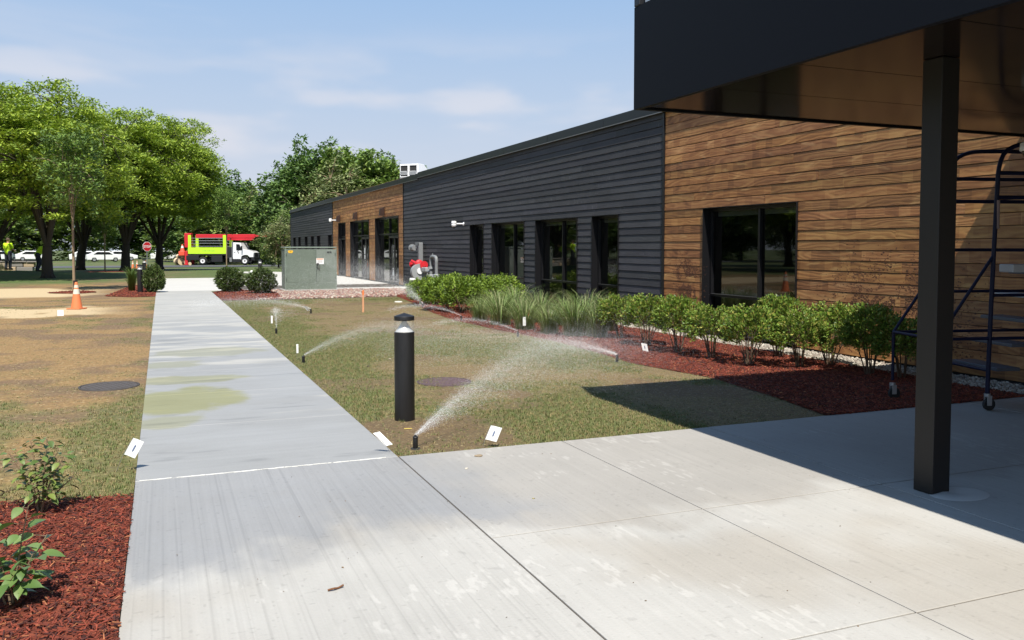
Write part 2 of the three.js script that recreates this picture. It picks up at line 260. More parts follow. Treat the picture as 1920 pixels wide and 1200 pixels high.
// ---------- mulch beds ----------
const mulchTex = textures(512, 512, (u, v) => { const f = vn(u * 160, v * 90), f2 = vn(u * 60, v * 140), n = fbm(u * 8, v * 8, 4); return mix3([.075, .016, .009], [.24, .055, .022], f * .6 + f2 * .4).map((c) => c * (.7 + .6 * n)); });
const mulchMat = new THREE.MeshStandardMaterial({ ...mulchTex, roughness: .95 });
const chip = (() => { const g = new THREE.BoxGeometry(1, 1, 1), p = g.attributes.position; for (let i = 0; i < p.count; i++) { if (p.getX(i) > 0) { p.setZ(i, p.getZ(i) * .45 + .12); p.setY(i, p.getY(i) * .7); } } g.computeVertexNormals(); return g; })();
const chipMat = M(1, 1, 1, .9);
function mulchBed(poly, n, name, label, big = 1, weight = 1) {
  const g = part(name, scene); g.name = numbered(name); tag(g, label, null, null, 'structure');
  mesh('mulch_base', sheet(poly, .012, [0, 0, 1.3, 1.3]), mulchMat, g);
  const r = rng(n + 11), [x0, z0, x1, z1] = bounds(poly);
  scatter('mulch_chips', chip, chipMat, n, (i, d, c) => {
    const x = mix(x0, x1, r()), z = mix(z1, z0, Math.pow(r(), weight)); if (!inside(poly, x, z)) return false;
    const h = vn(x * 3, z * 3) * .014; d.position.set(x, .016 + h + r() * .012, z); d.rotation.set((r() - .5) * .9, r() * 6.28, (r() - .5) * .7); d.scale.set((.025 + r() * .045) * big, .006 * big, (.006 + r() * .012) * big);
    const k = .55 + .9 * r(), y = r(); if (y < .07) c.setRGB(.3 * k, .11 * k, .045 * k); else if (y < .35) c.setRGB(.06 * k, .016 * k, .011 * k); else c.setRGB(.185 * k, .036 * k, .017 * k);
  }, g);
  return g;
}
mulchBed(bedL, 70000, 'mulch_bed', 'red shredded mulch bed at the near left corner', .62, 1);
const bedB = [...bedEdge, [8.75, PZ], [8.75, -28.5], [7.6, -28.6]];
mulchBed(bedB, 80000, 'mulch_bed', 'red mulch bed along the building under the shrubs', .85, 1.5);
mulchBed([[SX1 + .02, -27.5], [2.6, -27.35], [3.6, -28.2], [3.8, -31.5], [3.4, -33.6], [2.3, -34], [SX1 + .02, -32.6]], 7000, 'mulch_bed', 'red mulch bed under the two round bushes', 1.5);
mulchBed([[SX0 - .02, -30.6], [-.9, -30.4], [-1.75, -31.3], [-1.5, -34.5], [-1.15, -39.5], [-.85, -39.6], [SX0 - .02, -35]], 5000, 'mulch_bed', 'red mulch bed around the far bollard left of the sidewalk', 1.6);
const ring = (px, py, rx, rz, y = 0) => { const [x, z] = ground(px, py, y), r = rng(px); return Array.from({ length: 18 }, (_, k) => { const a = -k / 18 * 6.283, q = .85 + .3 * r(); return [x + Math.cos(a) * rx * q, z + Math.sin(a) * rz * q]; }); };
mulchBed(ring(140, 549, .75, .8), 1500, 'mulch_ring', 'red mulch ring around the young tree behind the cone', 1.6);
// ---------- gravel ----------
const stone = (() => { const g = new THREE.IcosahedronGeometry(1, 0), p = g.attributes.position, r = rng(2), seen = {}; for (let i = 0; i < p.count; i++) { const k = [p.getX(i), p.getY(i), p.getZ(i)].map((q) => q.toFixed(2)).join(); const s = seen[k] ??= .75 + .5 * r(); p.setXYZ(i, p.getX(i) * s, p.getY(i) * s * .75, p.getZ(i) * s); } g.computeVertexNormals(); return g; })();
function gravel(poly, n, size, cols, label) {
  const g = part('gravel_bed', scene); g.name = numbered('gravel_bed'); tag(g, label, null, null, 'structure');
  mesh('gravel_base', sheet(poly, .010), M(cols[0][0] * .6, cols[0][1] * .6, cols[0][2] * .6, .95), g);
  const r = rng(n + 5), [x0, z0, x1, z1] = bounds(poly);
  scatter('gravel_stones', stone, chipMat, n, (i, d, c) => { const x = mix(x0, x1, r()), z = mix(z0, z1, r()); if (!inside(poly, x, z)) return false; const s = size * (.5 + .8 * r()); d.position.set(x, .012 + s * .35, z); d.rotation.set(r() * 6, r() * 6, r() * 6); d.scale.set(s, s * .8, s); const q = cols[Math.floor(r() * cols.length)], k = .7 + .6 * r(); c.setRGB(q[0] * k, q[1] * k, q[2] * k); }, g);
}
gravel([[3.6, -28.25], [2.6, -27.4], [7.15, -27.65], [7.55, -28.6], [8.6, -30.4], [8.6, -32.6], [3.4, -33.5], [3.8, -31.5]], 9000, .035, [[.30, .16, .12], [.34, .27, .21], [.20, .12, .10], [.42, .37, .31], [.26, .15, .13]], 'brown and pink gravel bed around the green transformer cabinet');
gravel([[8.72, PZ], [9.36, PZ], [9.36, -28.4], [8.72, -28.4]], 15000, .022, [[.36, .32, .265], [.28, .25, .21], [.42, .39, .33], [.22, .18, .15]], 'pale gravel strip along the foot of the building wall');
// ================= the building =================
const bld = thing('office_building', 'long single-storey building clad in charcoal boards and brown wood boards', 'building', [0, 0, 0]);
const woodTex = textures(2048, 1024, (u, v) => {
  const s = Math.floor(v * 16), w = v * 16 - s, L = u * 3.6, o = s * 37.3;
  const warp = vn(L * 1.4 + o, w * 2) * 1.5 + vn(L * 5 + o, w * 3 + o) * .35;
  const cath = .5 + .5 * Math.sin((w * 9 + warp * 7 + (w - .5) * (w - .5) * 10 * (hsh(s, 3) - .3)) * 1.6);
  const fib = vn(L * 22 + o, w * 46) * .55 + vn(L * 60 + o, w * 110) * .45;
  const cell = Math.floor(L * 4.6 + 1.6 * vn(L * .8 + o, 5) + o), blk = hsh(cell, s + 9), blk2 = fbm(L * 3 + o, s * 5 + w * .8, 3);
  const wave = ss(.62, .9, fbm(L * 3.2 + o + w * 1.2, w * 1.6 + s * 3, 4));
  let t = .28 * cath + .22 * fib + .28 * blk + .3 * blk2 + (hsh(s, 77) - .5) * .25;
  let c = t < .5 ? mix3([.10, .038, .014], [.30, .132, .045], t / .5) : mix3([.30, .132, .045], [.47, .25, .09], (t - .5) / .5);
  c = mix3(c, [.54, .32, .13], wave * .7);
  return [c[0], c[1], c[2], .55 + .2 * fib, fib * .5 + cath * .5];
}, { rough: true, bump: true });
const woodMat = new THREE.MeshPhysicalMaterial({ ...woodTex, roughness: 1, bumpScale: .0025, vertexColors: true });
const darkTex = textures(1024, 512, (u, v) => {
  const s = Math.floor(v * 8), w = v * 8 - s, L = u * 3.6, o = s * 21.7, fib = vn(L * 30 + o, w * 40) * .5 + vn(L * 9 + o, w * 90) * .5, blk = fbm(L * 2.2 + o, w * .8 + s * 4, 4), drip = ss(.80, .9, vn(L * 45 + o, w * 2.5 + o)) * ss(.6, .75, fbm(L * 1.3 + o, s * 7, 3));
  const k = .55 + .5 * fib + .5 * blk; const c = [.044 * k, .044 * k, .049 * k]; return [...mix3(c, [.16, .165, .18], drip * .5), .55 + .3 * fib, fib];
}, { rough: true, bump: true });
const darkMat = new THREE.MeshPhysicalMaterial({ ...darkTex, roughness: 1, bumpScale: .004, vertexColors: true });
// one board: a lapped profile, lower edge proud
const CH = .155, Y0 = .05, NC = 29;
function boardGeo(z0, z1, y0, y1, strips, r, proud, warm) {
  const xb = FX + .012, xl = FX - proud + (r() - .5) * .006, xt = FX - proud * .25 + (r() - .5) * .003, e = .004, a = y0 + .001, b = y1 - .006;
  const prof = [[xb, a], [xl + e, a], [xl, a + e], [xt, b - e], [xt + e, b], [xb, b]], n = prof.length, pos = [], uv = [], col = [];
  const s = Math.floor(r() * strips), u0 = r(), fl = r() < .5 ? 1 : -1, tn = .78 + .42 * r(), tint = warm ? [tn, tn * (.94 + .1 * r()), tn * (.9 + .16 * r())] : [tn, tn * (.98 + .04 * r()), tn * (.96 + .08 * r())];
  const put = (p, z) => { pos.push(p[0], p[1], -z); uv.push(u0 + fl * z / 3.6, (s + .06 + .88 * (p[1] - y0) / (y1 - y0)) / strips); col.push(...tint); };
  for (let k = 0; k < n - 1; k++) { const p = prof[k], q = prof[k + 1]; put(p, z0); put(q, z1); put(q, z0); put(p, z0); put(p, z1); put(q, z1); }
  for (const [z, flip] of [[z0, 0], [z1, 1]]) for (let k = 1; k < n - 1; k++) { const t = [prof[0], prof[k], prof[k + 1]]; if (flip) t.reverse(); t.forEach((p) => put(p, z)); }
  const g = new THREE.BufferGeometry(); g.setAttribute('position', new THREE.Float32BufferAttribute(pos, 3)); g.setAttribute('uv', new THREE.Float32BufferAttribute(uv, 2)); g.setAttribute('color', new THREE.Float32BufferAttribute(col, 3)); g.computeVertexNormals(); return g;
}
const TOPW = Y0 + 15 * CH, TOPD = Y0 + 19 * CH;
const sections = [
  { z0: -4, z1: 14.78, warm: true, holes: [[10.88, 13.43, Y0, TOPW]] },
  { z0: 14.84, z1: 34.75, warm: false, holes: [[16.62, 17.88, Y0, TOPW], [18.65, 21.15, Y0, TOPW], [21.94, 24.45, Y0, TOPW], [25.2, 26.45, Y0, TOPW]] },
  { z0: 34.8, z1: 50.66, warm: true, holes: [[35.6, 39.85, -.2, TOPD], [41.2, 45.6, -.2, TOPD], [46.95, 48.9, -.2, TOPD]] },
  { z0: 50.7, z1: 68.3, warm: false, holes: [51.0, 55.0, 57.4, 60.1, 63.2, 65.7].map((z) => [z, z + 1.15, Y0 + 5 * CH, TOPW]) },
];
{
  // backing wall with the openings cut through it
  const sh = new THREE.Shape([[-4, -.1], [68.3, -.1], [68.3, 4.44], [-4, 4.44]].map((p) => new THREE.Vector2(...p)));
  for (const s of sections) for (const [a, b, c, d] of s.holes) sh.holes.push(new THREE.Path([[a, Math.max(c, -.05)], [a, d], [b, d], [b, Math.max(c, -.05)]].map((p) => new THREE.Vector2(...p))));
  const g = new THREE.ExtrudeGeometry(sh, { depth: .2, bevelEnabled: false }); g.rotateY(Math.PI / 2); g.translate(FX + .013, 0, 0);
  mesh('front_wall', g, M(.02, .02, .022, .9), bld);
  mesh('rear_wall', bx(.2, 4.5, 72.3, 21.5, 2.2, -32.15), M(.05, .05, .055, .9), bld);
  mesh('end_wall', bx(11.8, 4.5, .2, 15.5, 2.2, -68.2), M(.05, .05, .055, .9), bld);
  mesh('end_wall', bx(11.8, 4.5, .2, 15.5, 2.2, 3.9), M(.05, .05, .055, .9), bld);
  mesh('roof', bx(12, .12, 72.1, 15.62, 4.36, -32.15), M(.30, .30, .30, .9), bld);
  mesh('floor', bx(11.6, .05, 72, 15.5, -.02, -32.15), M(.12, .11, .10, .7), bld);
  mesh('inner_wall', [bx(.1, 4.2, 71.8, 14.2, 2.2, -32.15), ...[9.6, 15.6, 25, 34.9, 50.5].map((z) => bx(4.3, 4.2, .1, 11.85, 2.2, -z))], M(.16, .155, .15, .9), bld);
  mesh('ceiling', bx(4.4, .04, 71.7, 11.9, 3.15, -32.15), M(.4, .4, .4, .9), bld);
  // boards
  sections.forEach((s, si) => {
    const r = rng(100 + si), many = [];
    for (let k = 0; k < NC; k++) {
      const y0 = Y0 + k * CH, y1 = y0 + CH; let runs = [[s.z0, s.z1]];
      for (const [a, b, c, d] of s.holes) if (y1 > c + .02 && y0 < d - .02) runs = runs.flatMap(([p, q]) => (q <= a || p >= b ? [[p, q]] : [[p, a], [b, q]]));
      for (const [p, q] of runs) {
        let z = p, first = true; while (z < q - .01) {
          let L = (s.warm ? 1.8 : 2.4) + r() * 2.4; if (first) L *= .35 + .65 * r(); first = false; let e = Math.min(q, z + L); if (q - e < .5) e = q;
          if (z < 5.5 && e > 5.5 && si === 0) e = 5.5;
          const near = (si === 0 && z >= 5.49) || (si === 1 && z < 22.5), g = boardGeo(z + .001, e - .0015, y0, y1, s.warm ? 16 : 8, r, s.warm ? .007 : .016, s.warm);
          if (near) mesh(s.warm ? 'wood_board' : 'charcoal_board', g, s.warm ? woodMat : darkMat, bld); else many.push(g);
          z = e;
        }
      }
    }
    if (many.length) tag(mesh(s.warm ? 'wood_siding' : 'charcoal_siding', many, s.warm ? woodMat : darkMat, bld), null, null, null, 'stuff');
  });
  // corner trims where the claddings meet, coping in lengths with open seams
  for (const z of [14.81, 34.775, 50.68, 68.34]) mesh('corner_trim', rbx(.05, 4.42, .055, FX - .012, 2.24, -z, .004), MAT.blackMetal, bld);
  for (let z = -4; z < 68; z += 3.04) { const L = Math.min(3.03, 68.4 - z), up = z > 30.2 ? -.05 : 0; mesh('coping', [rbx(.32, .2, L, FX + .09, 4.462 + up, -(z + L / 2), .006)], M(.018, .02, .021, .4, { metalness: .3 }), bld); }
}
// water splashes that darken the wood low on the wall
{
  const r = rng(64), spot = new THREE.SphereGeometry(1, 7, 4);
  scatter('splash_stains', spot, M(1, 1, 1, .6), 12000, (i, d, c) => {
    const k = Math.floor(r() * 3), [zc, yc, sz, sy] = [[13.95, .98, .22, .22], [9.35, .75, .42, .36], [8.55, .62, .5, .42]][k], z = zc + gaussian(r) * sz, y = yc + gaussian(r) * sy; if (y < .1 || fbm(z * 5, y * 5, 3) < .42) return false;
    const f = (y - Y0) / CH % 1, s = .003 + .011 * r() * r(); d.position.set(FX - .0062 + f * .0035, y, -z); d.scale.set(.0024, s, s * (.9 + 1.3 * r())); const q = .6 + .5 * r(); c.setRGB(.14 * q, .054 * q, .023 * q);
  }, bld);
}
for (let z = -4; z < 68; z += 3.04) { const L = Math.min(3.03, 68.4 - z), up = z > 30.2 ? -.05 : 0; mesh('drip_edge', bx(.022, .018, L - .002, FX - .071, 4.352 + up, -(z + L / 2)), M(.22, .22, .22, .4, { metalness: .5 }), bld); }
// ---------- windows ----------
const pane = new THREE.MeshPhysicalMaterial({ color: lin(.42, .47, .45), roughness: .02, transmission: 1, thickness: 0, ior: 1.6 });
const frameMat = M(.013, .013, .015, .35, { metalness: .3 }), edgeMat = M(.16, .16, .165, .3, { metalness: .7 });
function windowUnit(z0, z1, y0, y1, muls, transom, opts = {}) {
  const g = part(opts.name ?? 'window', bld), D = .17, xo = FX - .035, xg = FX + D, zc = -(z0 + z1) / 2, W = z1 - z0, H = y1 - y0, yc = (y0 + y1) / 2, t = .012;
  mesh('liner', [bx(D + .09, H, t, (xo + xg + .05) / 2, yc, -z0 - t / 2), bx(D + .09, H, t, (xo + xg + .05) / 2, yc, -z1 + t / 2), bx(D + .09, t, W - 2 * t, (xo + xg + .05) / 2, y1 - t / 2, zc), bx(D + .09, t, W - 2 * t, (xo + xg + .05) / 2, y0 + t / 2, zc)], frameMat, g);
  const fz0 = z0 + t, fz1 = z1 - t, fy0 = y0 + t, fy1 = y1 - t, w = .055, d = .09, fr = [];
  fr.push(rbx(d, fy1 - fy0, w, xg, yc, -fz0 - w / 2, .004), rbx(d, fy1 - fy0, w, xg, yc, -fz1 + w / 2, .004), rbx(d - .004, w, W - 2 * t - 2 * w, xg, fy1 - w / 2, zc, .004), rbx(d - .004, w, W - 2 * t - 2 * w, xg, fy0 + w / 2, zc, .004));
  for (const m of muls) fr.push(rbx(d + .006, fy1 - fy0 - 2 * w, w, xg, yc, -m, .004));
  const xsn = [fz0 + w, ...muls, fz1 - w];
  if (transom) for (let k = 0; k < xsn.length - 1; k++) { const a = xsn[k] + (k ? w / 2 : 0), b = xsn[k + 1] - (k < muls.length ? w / 2 : 0); fr.push(rbx(d + .01, w * .8, b - a - .002, xg, transom, -(a + b) / 2, .004)); }
  mesh('frame', fr, frameMat, g);
  if (transom) mesh('transom_cap', xsn.slice(0, -1).map((_, k) => { const a = xsn[k] + (k ? w / 2 : 0), b = xsn[k + 1] - (k < muls.length ? w / 2 : 0); return bx(.05, .008, b - a - .01, xg - .04, transom + w * .4 + .006, -(a + b) / 2); }), edgeMat, g);
  for (let k = 0; k < xsn.length - 1; k++) {
    const a = xsn[k] + (k ? w / 2 : 0), b = xsn[k + 1] - (k < muls.length ? w / 2 : 0), rows = transom ? [[fy0 + w, transom - w * .4], [transom + w * .4, fy1 - w]] : [[fy0 + w, fy1 - w]];
    for (const [c, e] of rows) mesh('pane', new THREE.PlaneGeometry(b - a - .002, e - c - .002).rotateY(-Math.PI / 2).translate(xg + .01, (c + e) / 2, -(a + b) / 2), pane, g);
  }
  if (opts.sill !== false) mesh('sill', [rbx(.2, .02, W + .04, FX - .01, y0 + .012, zc, .004), bx(.1, .012, W - .1, FX + .1, y0 + .06, zc)], M(.10, .10, .105, .35, { metalness: .6 }), g);
  if (opts.shade !== false) mesh('roller_shade', bx(.01, .12, W - .14, xg + .1, y1 - .10, zc), M(.34, .33, .30, .9), g);
  return g;
}
windowUnit(10.88, 13.43, Y0 + .03, TOPW, [12.0], .75);
windowUnit(16.62, 17.88, Y0 + .03, TOPW, [], .75);
windowUnit(18.65, 21.15, Y0 + .03, TOPW, [19.78], .75);
windowUnit(21.94, 24.45, Y0 + .03, TOPW, [23.05], .75);
windowUnit(25.2, 26.45, Y0 + .03, TOPW, [], .75);
for (const h of sections[3].holes) windowUnit(h[0], h[1], h[2], h[3], [], 0, { shade: false });
// ---------- glazed doors ----------
function doorway(z0, z1, parts, leaves) {
  const g = windowUnit(z0, z1, .015, TOPD, parts, 2.22, { name: 'glazed_entrance', sill: false, shade: false }), x = FX + .17;
  for (const [a, b, pull, notes] of leaves) {
    mesh('door_frame', [rbx(.05, 2.1, .09, x - .05, 1.1, -a - .05), rbx(.05, 2.1, .09, x - .05, 1.1, -b + .05), rbx(.05, .1, b - a - .2, x - .05, .1, -(a + b) / 2), rbx(.05, .1, b - a - .2, x - .05, 2.1, -(a + b) / 2)], frameMat, g);
    mesh('door_handle', [bar(V(x - .13, .55, -pull), V(x - .13, 1.75, -pull), .018), bar(V(x - .13, .65, -pull), V(x - .07, .65, -pull), .012), bar(V(x - .13, 1.65, -pull), V(x - .07, 1.65, -pull), .012)], MAT.steel, g);
    for (const [nz, ny, w, h] of notes) mesh('paper_notice', bx(.003, h, w, x - .012, ny, -nz), MAT.paper, g);
  }
  return g;
}
doorway(35.6, 39.85, [37.75], [[35.75, 36.75, 36.62, [[36.25, .55, .3, .36], [36.2, 1.5, .16, .2]]], [36.75, 37.72, 36.9, [[37.2, .55, .28, .34]]]]);
doorway(41.2, 45.6, [43.5], [[41.3, 42.4, 42.25, [[41.8, .62, .3, .3], [41.8, 1.35, .2, .24], [42, 1.6, .16, .2]]], [42.4, 43.4, 42.55, [[42.9, 1.45, .22, .3], [42.9, 1.15, .2, .2]]]]);
doorway(46.95, 48.9, [], [[47.0, 48.8, 47.25, []]]);
// ---------- things on the wall and roof ----------
[[48.43, 'leftmost and smallest looking'], [43.89, 'middle'], [38.12, 'rightmost and largest looking']].forEach(([z, w], k) => {
  const o = thing('wall_lamp', `${['farthest', 'middle', 'nearest'][k]} of three dark brown wall lamps above the glazed doors`, 'wall lamp', [FX - .02, 3.14, -z], 0, 'wall lamps above the doors');
  mesh('back_plate', rbx(.02, .26, .16, -.005, .1, 0, .005), M(.05, .03, .025, .5), o);
  const sh = new THREE.Shape([[0, 0], [-.2, 0], [-.16, .3], [0, .36]].map((p) => new THREE.Vector2(...p)));
  mesh('shade', new THREE.ExtrudeGeometry(sh, { depth: .2, bevelEnabled: true, bevelSize: .008, bevelThickness: .008, bevelSegments: 1 }).translate(-.018, -.06, -.1), M(.05, .028, .022, .45, { metalness: .3 }), o);
});
function wallCamera(z, y, label) {
  const o = thing('security_camera', label, 'security camera', [FX - .015, y, -z], 0, 'white cameras on the facade');
  mesh('wall_bracket', [cyl(.06, .06, .03, 0, 0, 0, 20).rotateZ(Math.PI / 2), bar(V(0, 0, 0), V(-.3, .0, 0), .025)], MAT.white, o);
  mesh('housing', [new THREE.SphereGeometry(.085, 20, 14).scale(1, 1.15, 1).translate(-.34, -.03, 0), cyl(.09, .075, .07, -.34, .06, 0)], MAT.white, o);
  mesh('lens_dome', new THREE.SphereGeometry(.055, 16, 10).translate(-.34, -.10, 0), MAT.glassDark, o);
}
wallCamera(49.55, 3.19, 'white security camera beside the farthest wall lamp');
wallCamera(27.12, 2.42, 'white security camera at the corner of the leftmost dark window');
{ // roof hood
  const o = thing('roof_vent', 'white metal roof hood with two dark intake openings', 'roof vent', [11.2, 4.42, -39.5]);
  const sh = new THREE.Shape([[-.62, 0], [.5, 0], [.5, 1.12], [-.05, 1.12], [-.62, .8]].map((p) => new THREE.Vector2(...p)));
  mesh('casing', new THREE.ExtrudeGeometry(sh, { depth: .96, bevelEnabled: true, bevelSize: .01, bevelThickness: .01, bevelSegments: 1 }).rotateY(-Math.PI / 2).translate(.48, 0, 0), MAT.white, o);
  for (const x of [-.24, .24]) { const k = part('intake', o); mesh('opening', bx(.38, .5, .01, x, .8, .513), M(.03, .03, .03, .9), k); mesh('frame', [bx(.44, .03, .05, x, 1.065, .53), bx(.44, .03, .05, x, .535, .53), bx(.03, .5, .05, x - .205, .8, .53), bx(.03, .5, .05, x + .205, .8, .53)], MAT.white, k); mesh('hood_flap', new THREE.BoxGeometry(.36, .02, .3).rotateX(-.9).translate(x, .66, .54), M(.6, .61, .61, .6), k); }
  o.rotation.y = -.78;
  const p = thing('vent_pipe', 'small capped vent pipe standing on the roof edge', 'vent pipe', [10.3, 4.42, -25.6]);
  mesh('pipe', cyl(.05, .05, .3, 0, .15, 0, 14), MAT.galv, p); mesh('rain_cap', lathe([[0, .40], [.13, .34], [.13, .32], [.05, .30]], 18), MAT.galv, p);
}
{ // gas meter set
  const o = thing('gas_meter', 'grey gas meter with red regulator and pipe loop against the charcoal wall', 'gas meter', [FX - .4, 0, -30.55]);
  mesh('riser_bracket', [rbx(.16, .7, .16, .2, 1.45, -1.1), rbx(.16, .12, .5, .2, 1.76, -1.3)], MAT.gas, o);
  mesh('vent_horn', [new THREE.CylinderGeometry(.11, .11, .4, 20).rotateX(Math.PI / 2).translate(.1, 1.62, -1.72), new THREE.CylinderGeometry(.14, .14, .06, 20).rotateX(Math.PI / 2).translate(.1, 1.62, -1.92), rbx(.1, .16, .3, .18, 1.66, -1.5, .02)], MAT.gas, o);
  mesh('regulator', [lathe([[0, -.08], [.13, -.08], [.17, -.03], [.17, .03], [.13, .08], [0, .1]], 24).rotateX(Math.PI / 2).translate(0, 1.0, -.6), bar(V(0, .98, -1.45), V(0, .98, .1), .06, 14), cyl(.13, .13, .05, 0, .98, -1.4).translate(0, 0, 0), new THREE.CylinderGeometry(.15, .15, .05, 18).rotateX(Math.PI / 2).translate(0, .98, -1.42), new THREE.CylinderGeometry(.15, .15, .05, 18).rotateX(Math.PI / 2).translate(0, .98, .05), bar(V(0, 1, -.9), V(-.12, 1.12, -1.2), .05)], MAT.red, o);
  mesh('meter_body', [new THREE.CylinderGeometry(.28, .28, .3, 28).rotateX(Math.PI / 2).translate(-.12, .72, -.25), new THREE.CylinderGeometry(.31, .31, .05, 28).rotateX(Math.PI / 2).translate(-.12, .72, -.08), rbx(.2, .16, .5, 0, .82, .3, .03), cyl(.035, .035, .5, -.1, .25, -.2, 12)], M(.3, .31, .315, .5), o);
  mesh('dial', [new THREE.CylinderGeometry(.12, .12, .03, 22).rotateX(Math.PI / 2).translate(-.12, .76, -.03), rbx(.1, .1, .04, -.06, .84, 0)], MAT.white, o);
  mesh('pipe', [tube([V(0, .45, .95), V(0, 1.0, .95), V(0, 1.18, .95), V(0, 1.27, .98), V(0, 1.3, 1.1), V(0, 1.3, 1.4), V(0, 1.27, 1.55), V(0, 1.18, 1.6), V(0, 1.0, 1.6), V(0, .0, 1.6)], .06, 60, 12), bar(V(0, .75, .1), V(0, .75, .95), .06, 12), bar(V(0, .3, .4), V(0, .3, 1.7), .07, 12), bar(V(0, 1.3, 1.15), V(0, 1.42, 1.15), .02)], MAT.gas, o);
  mesh('valve', [new THREE.CylinderGeometry(.12, .12, .16, 16).rotateX(Math.PI / 2).translate(0, .32, .75), rbx(.2, .22, .2, 0, .55, .95, .03), rbx(.2, .14, .22, 0, .62, 1.6, .03), cyl(.11, .11, .08, 0, .9, .95, 16), new THREE.CylinderGeometry(.1, .1, .1, 16).rotateX(Math.PI / 2).translate(0, .32, 1.3)], M(.30, .315, .325, .55), o);
  const w = thing('drain_outlet', 'short white pipe end low on the charcoal wall beside the gas meter', 'pipe', [FX - .03, .36, -32.75]);
  mesh('pipe', new THREE.CylinderGeometry(.06, .06, .3, 16, 1).rotateZ(Math.PI / 2).translate(-.14, 0, 0), MAT.white, w);
  mesh('flange', new THREE.CylinderGeometry(.1, .1, .03, 18).rotateZ(Math.PI / 2), MAT.white, w);
}
// ================= the canopy =================
{
  const XC = 3.88, ZC = 6.62, HS = 2.87, HT = 3.745, ZN = -4;
  const c = thing('entrance_canopy', 'black flat entrance canopy on a square post with a glossy dark soffit', 'canopy', [0, 0, 0]);
  const fascia = M(.0035, .0045, .008, .6, { specularIntensity: .35 });
  mesh('fascia', bx(.05, HT - HS + .012, ZC - ZN, XC + .025, (HT + HS) / 2 - .006, -(ZC + ZN) / 2), fascia, c);
  mesh('fascia', bx(FX - .06 - XC - .05, HT - HS + .012, .05, (FX - .06 + XC + .05) / 2, (HT + HS) / 2 - .006, -ZC + .025), fascia, c);
  mesh('fascia', bx(FX - .06 - XC - .05, HT - HS + .012, .05, (FX - .06 + XC + .05) / 2, (HT + HS) / 2 - .006, -ZN - .025), fascia, c);
  mesh('roof_deck', bx(FX - .1 - XC - .06, .05, ZC - ZN - .12, (FX - .1 + XC + .06) / 2, HT - .12, -(ZC + ZN) / 2), M(.25, .25, .25, .9), c);
  mesh('coping', bx(.12, .16, ZC - ZN - .1, XC + .09, HT + .081, -(ZC + ZN) / 2 + .08), M(.55, .57, .6, .35, { metalness: .5 }), c);
  mesh('coping_bracket', [rbx(.07, .11, .09, XC + .03, HT + .057, -ZC + .045, .01)], MAT.black, c);
  const soff = M(.010, .007, .006, .13, { specularIntensity: .16 });
  const zz = [ZC - .05, 5.55, 4.62, 3.4, 2.2, 1, -.2, -1.4, -2.6, ZN + .05];
  for (let k = 0; k < zz.length - 1; k++) mesh('soffit_panel', rbx(FX - .07 - XC - .052, .02, zz[k] - zz[k + 1] - .008, (FX - .07 + XC + .052) / 2, HS + .012, -(zz[k] + zz[k + 1]) / 2, .002), soff, c);
  mesh('soffit_backing', bx(FX - .12 - XC - .06, .02, ZC - ZN - .14, (FX - .12 + XC + .06) / 2, HS + .05, -(ZC + ZN) / 2), MAT.black, c);
  mesh('post', rbx(.155, HS - .022, .155, 4.725, HS / 2 + .011, -4.14, .006), M(.010, .008, .007, .5), c);
  mesh('grout_pad', lathe([[0, .004], [.10, .016], [.17, .007], [.19, .001]], 20).scale(1.15, 1, .8).translate(4.84, .021, -4.02), M(.5, .49, .46, .9), c);
}
{ // pendant camera under the soffit
  const o = thing('dome_camera', 'white pendant dome camera hanging from the canopy soffit', 'security camera', [7.42, 2.56, -5.5]);
  mesh('mount_plate', cyl(.05, .05, .02, 0, .294, 0, 20), MAT.white, o); mesh('drop_pipe', cyl(.024, .024, .2, 0, .2, 0, 14), MAT.white, o);
  mesh('housing', lathe([[0, .12], [.045, .115], [.05, .06], [.085, .045], [.09, -.02], [.08, -.03], [0, -.03]], 28), MAT.white, o); mesh('dome', new THREE.SphereGeometry(.07, 24, 12, 0, 6.3, Math.PI / 2, Math.PI / 2).translate(0, -.03, 0), MAT.glassDark, o);
}
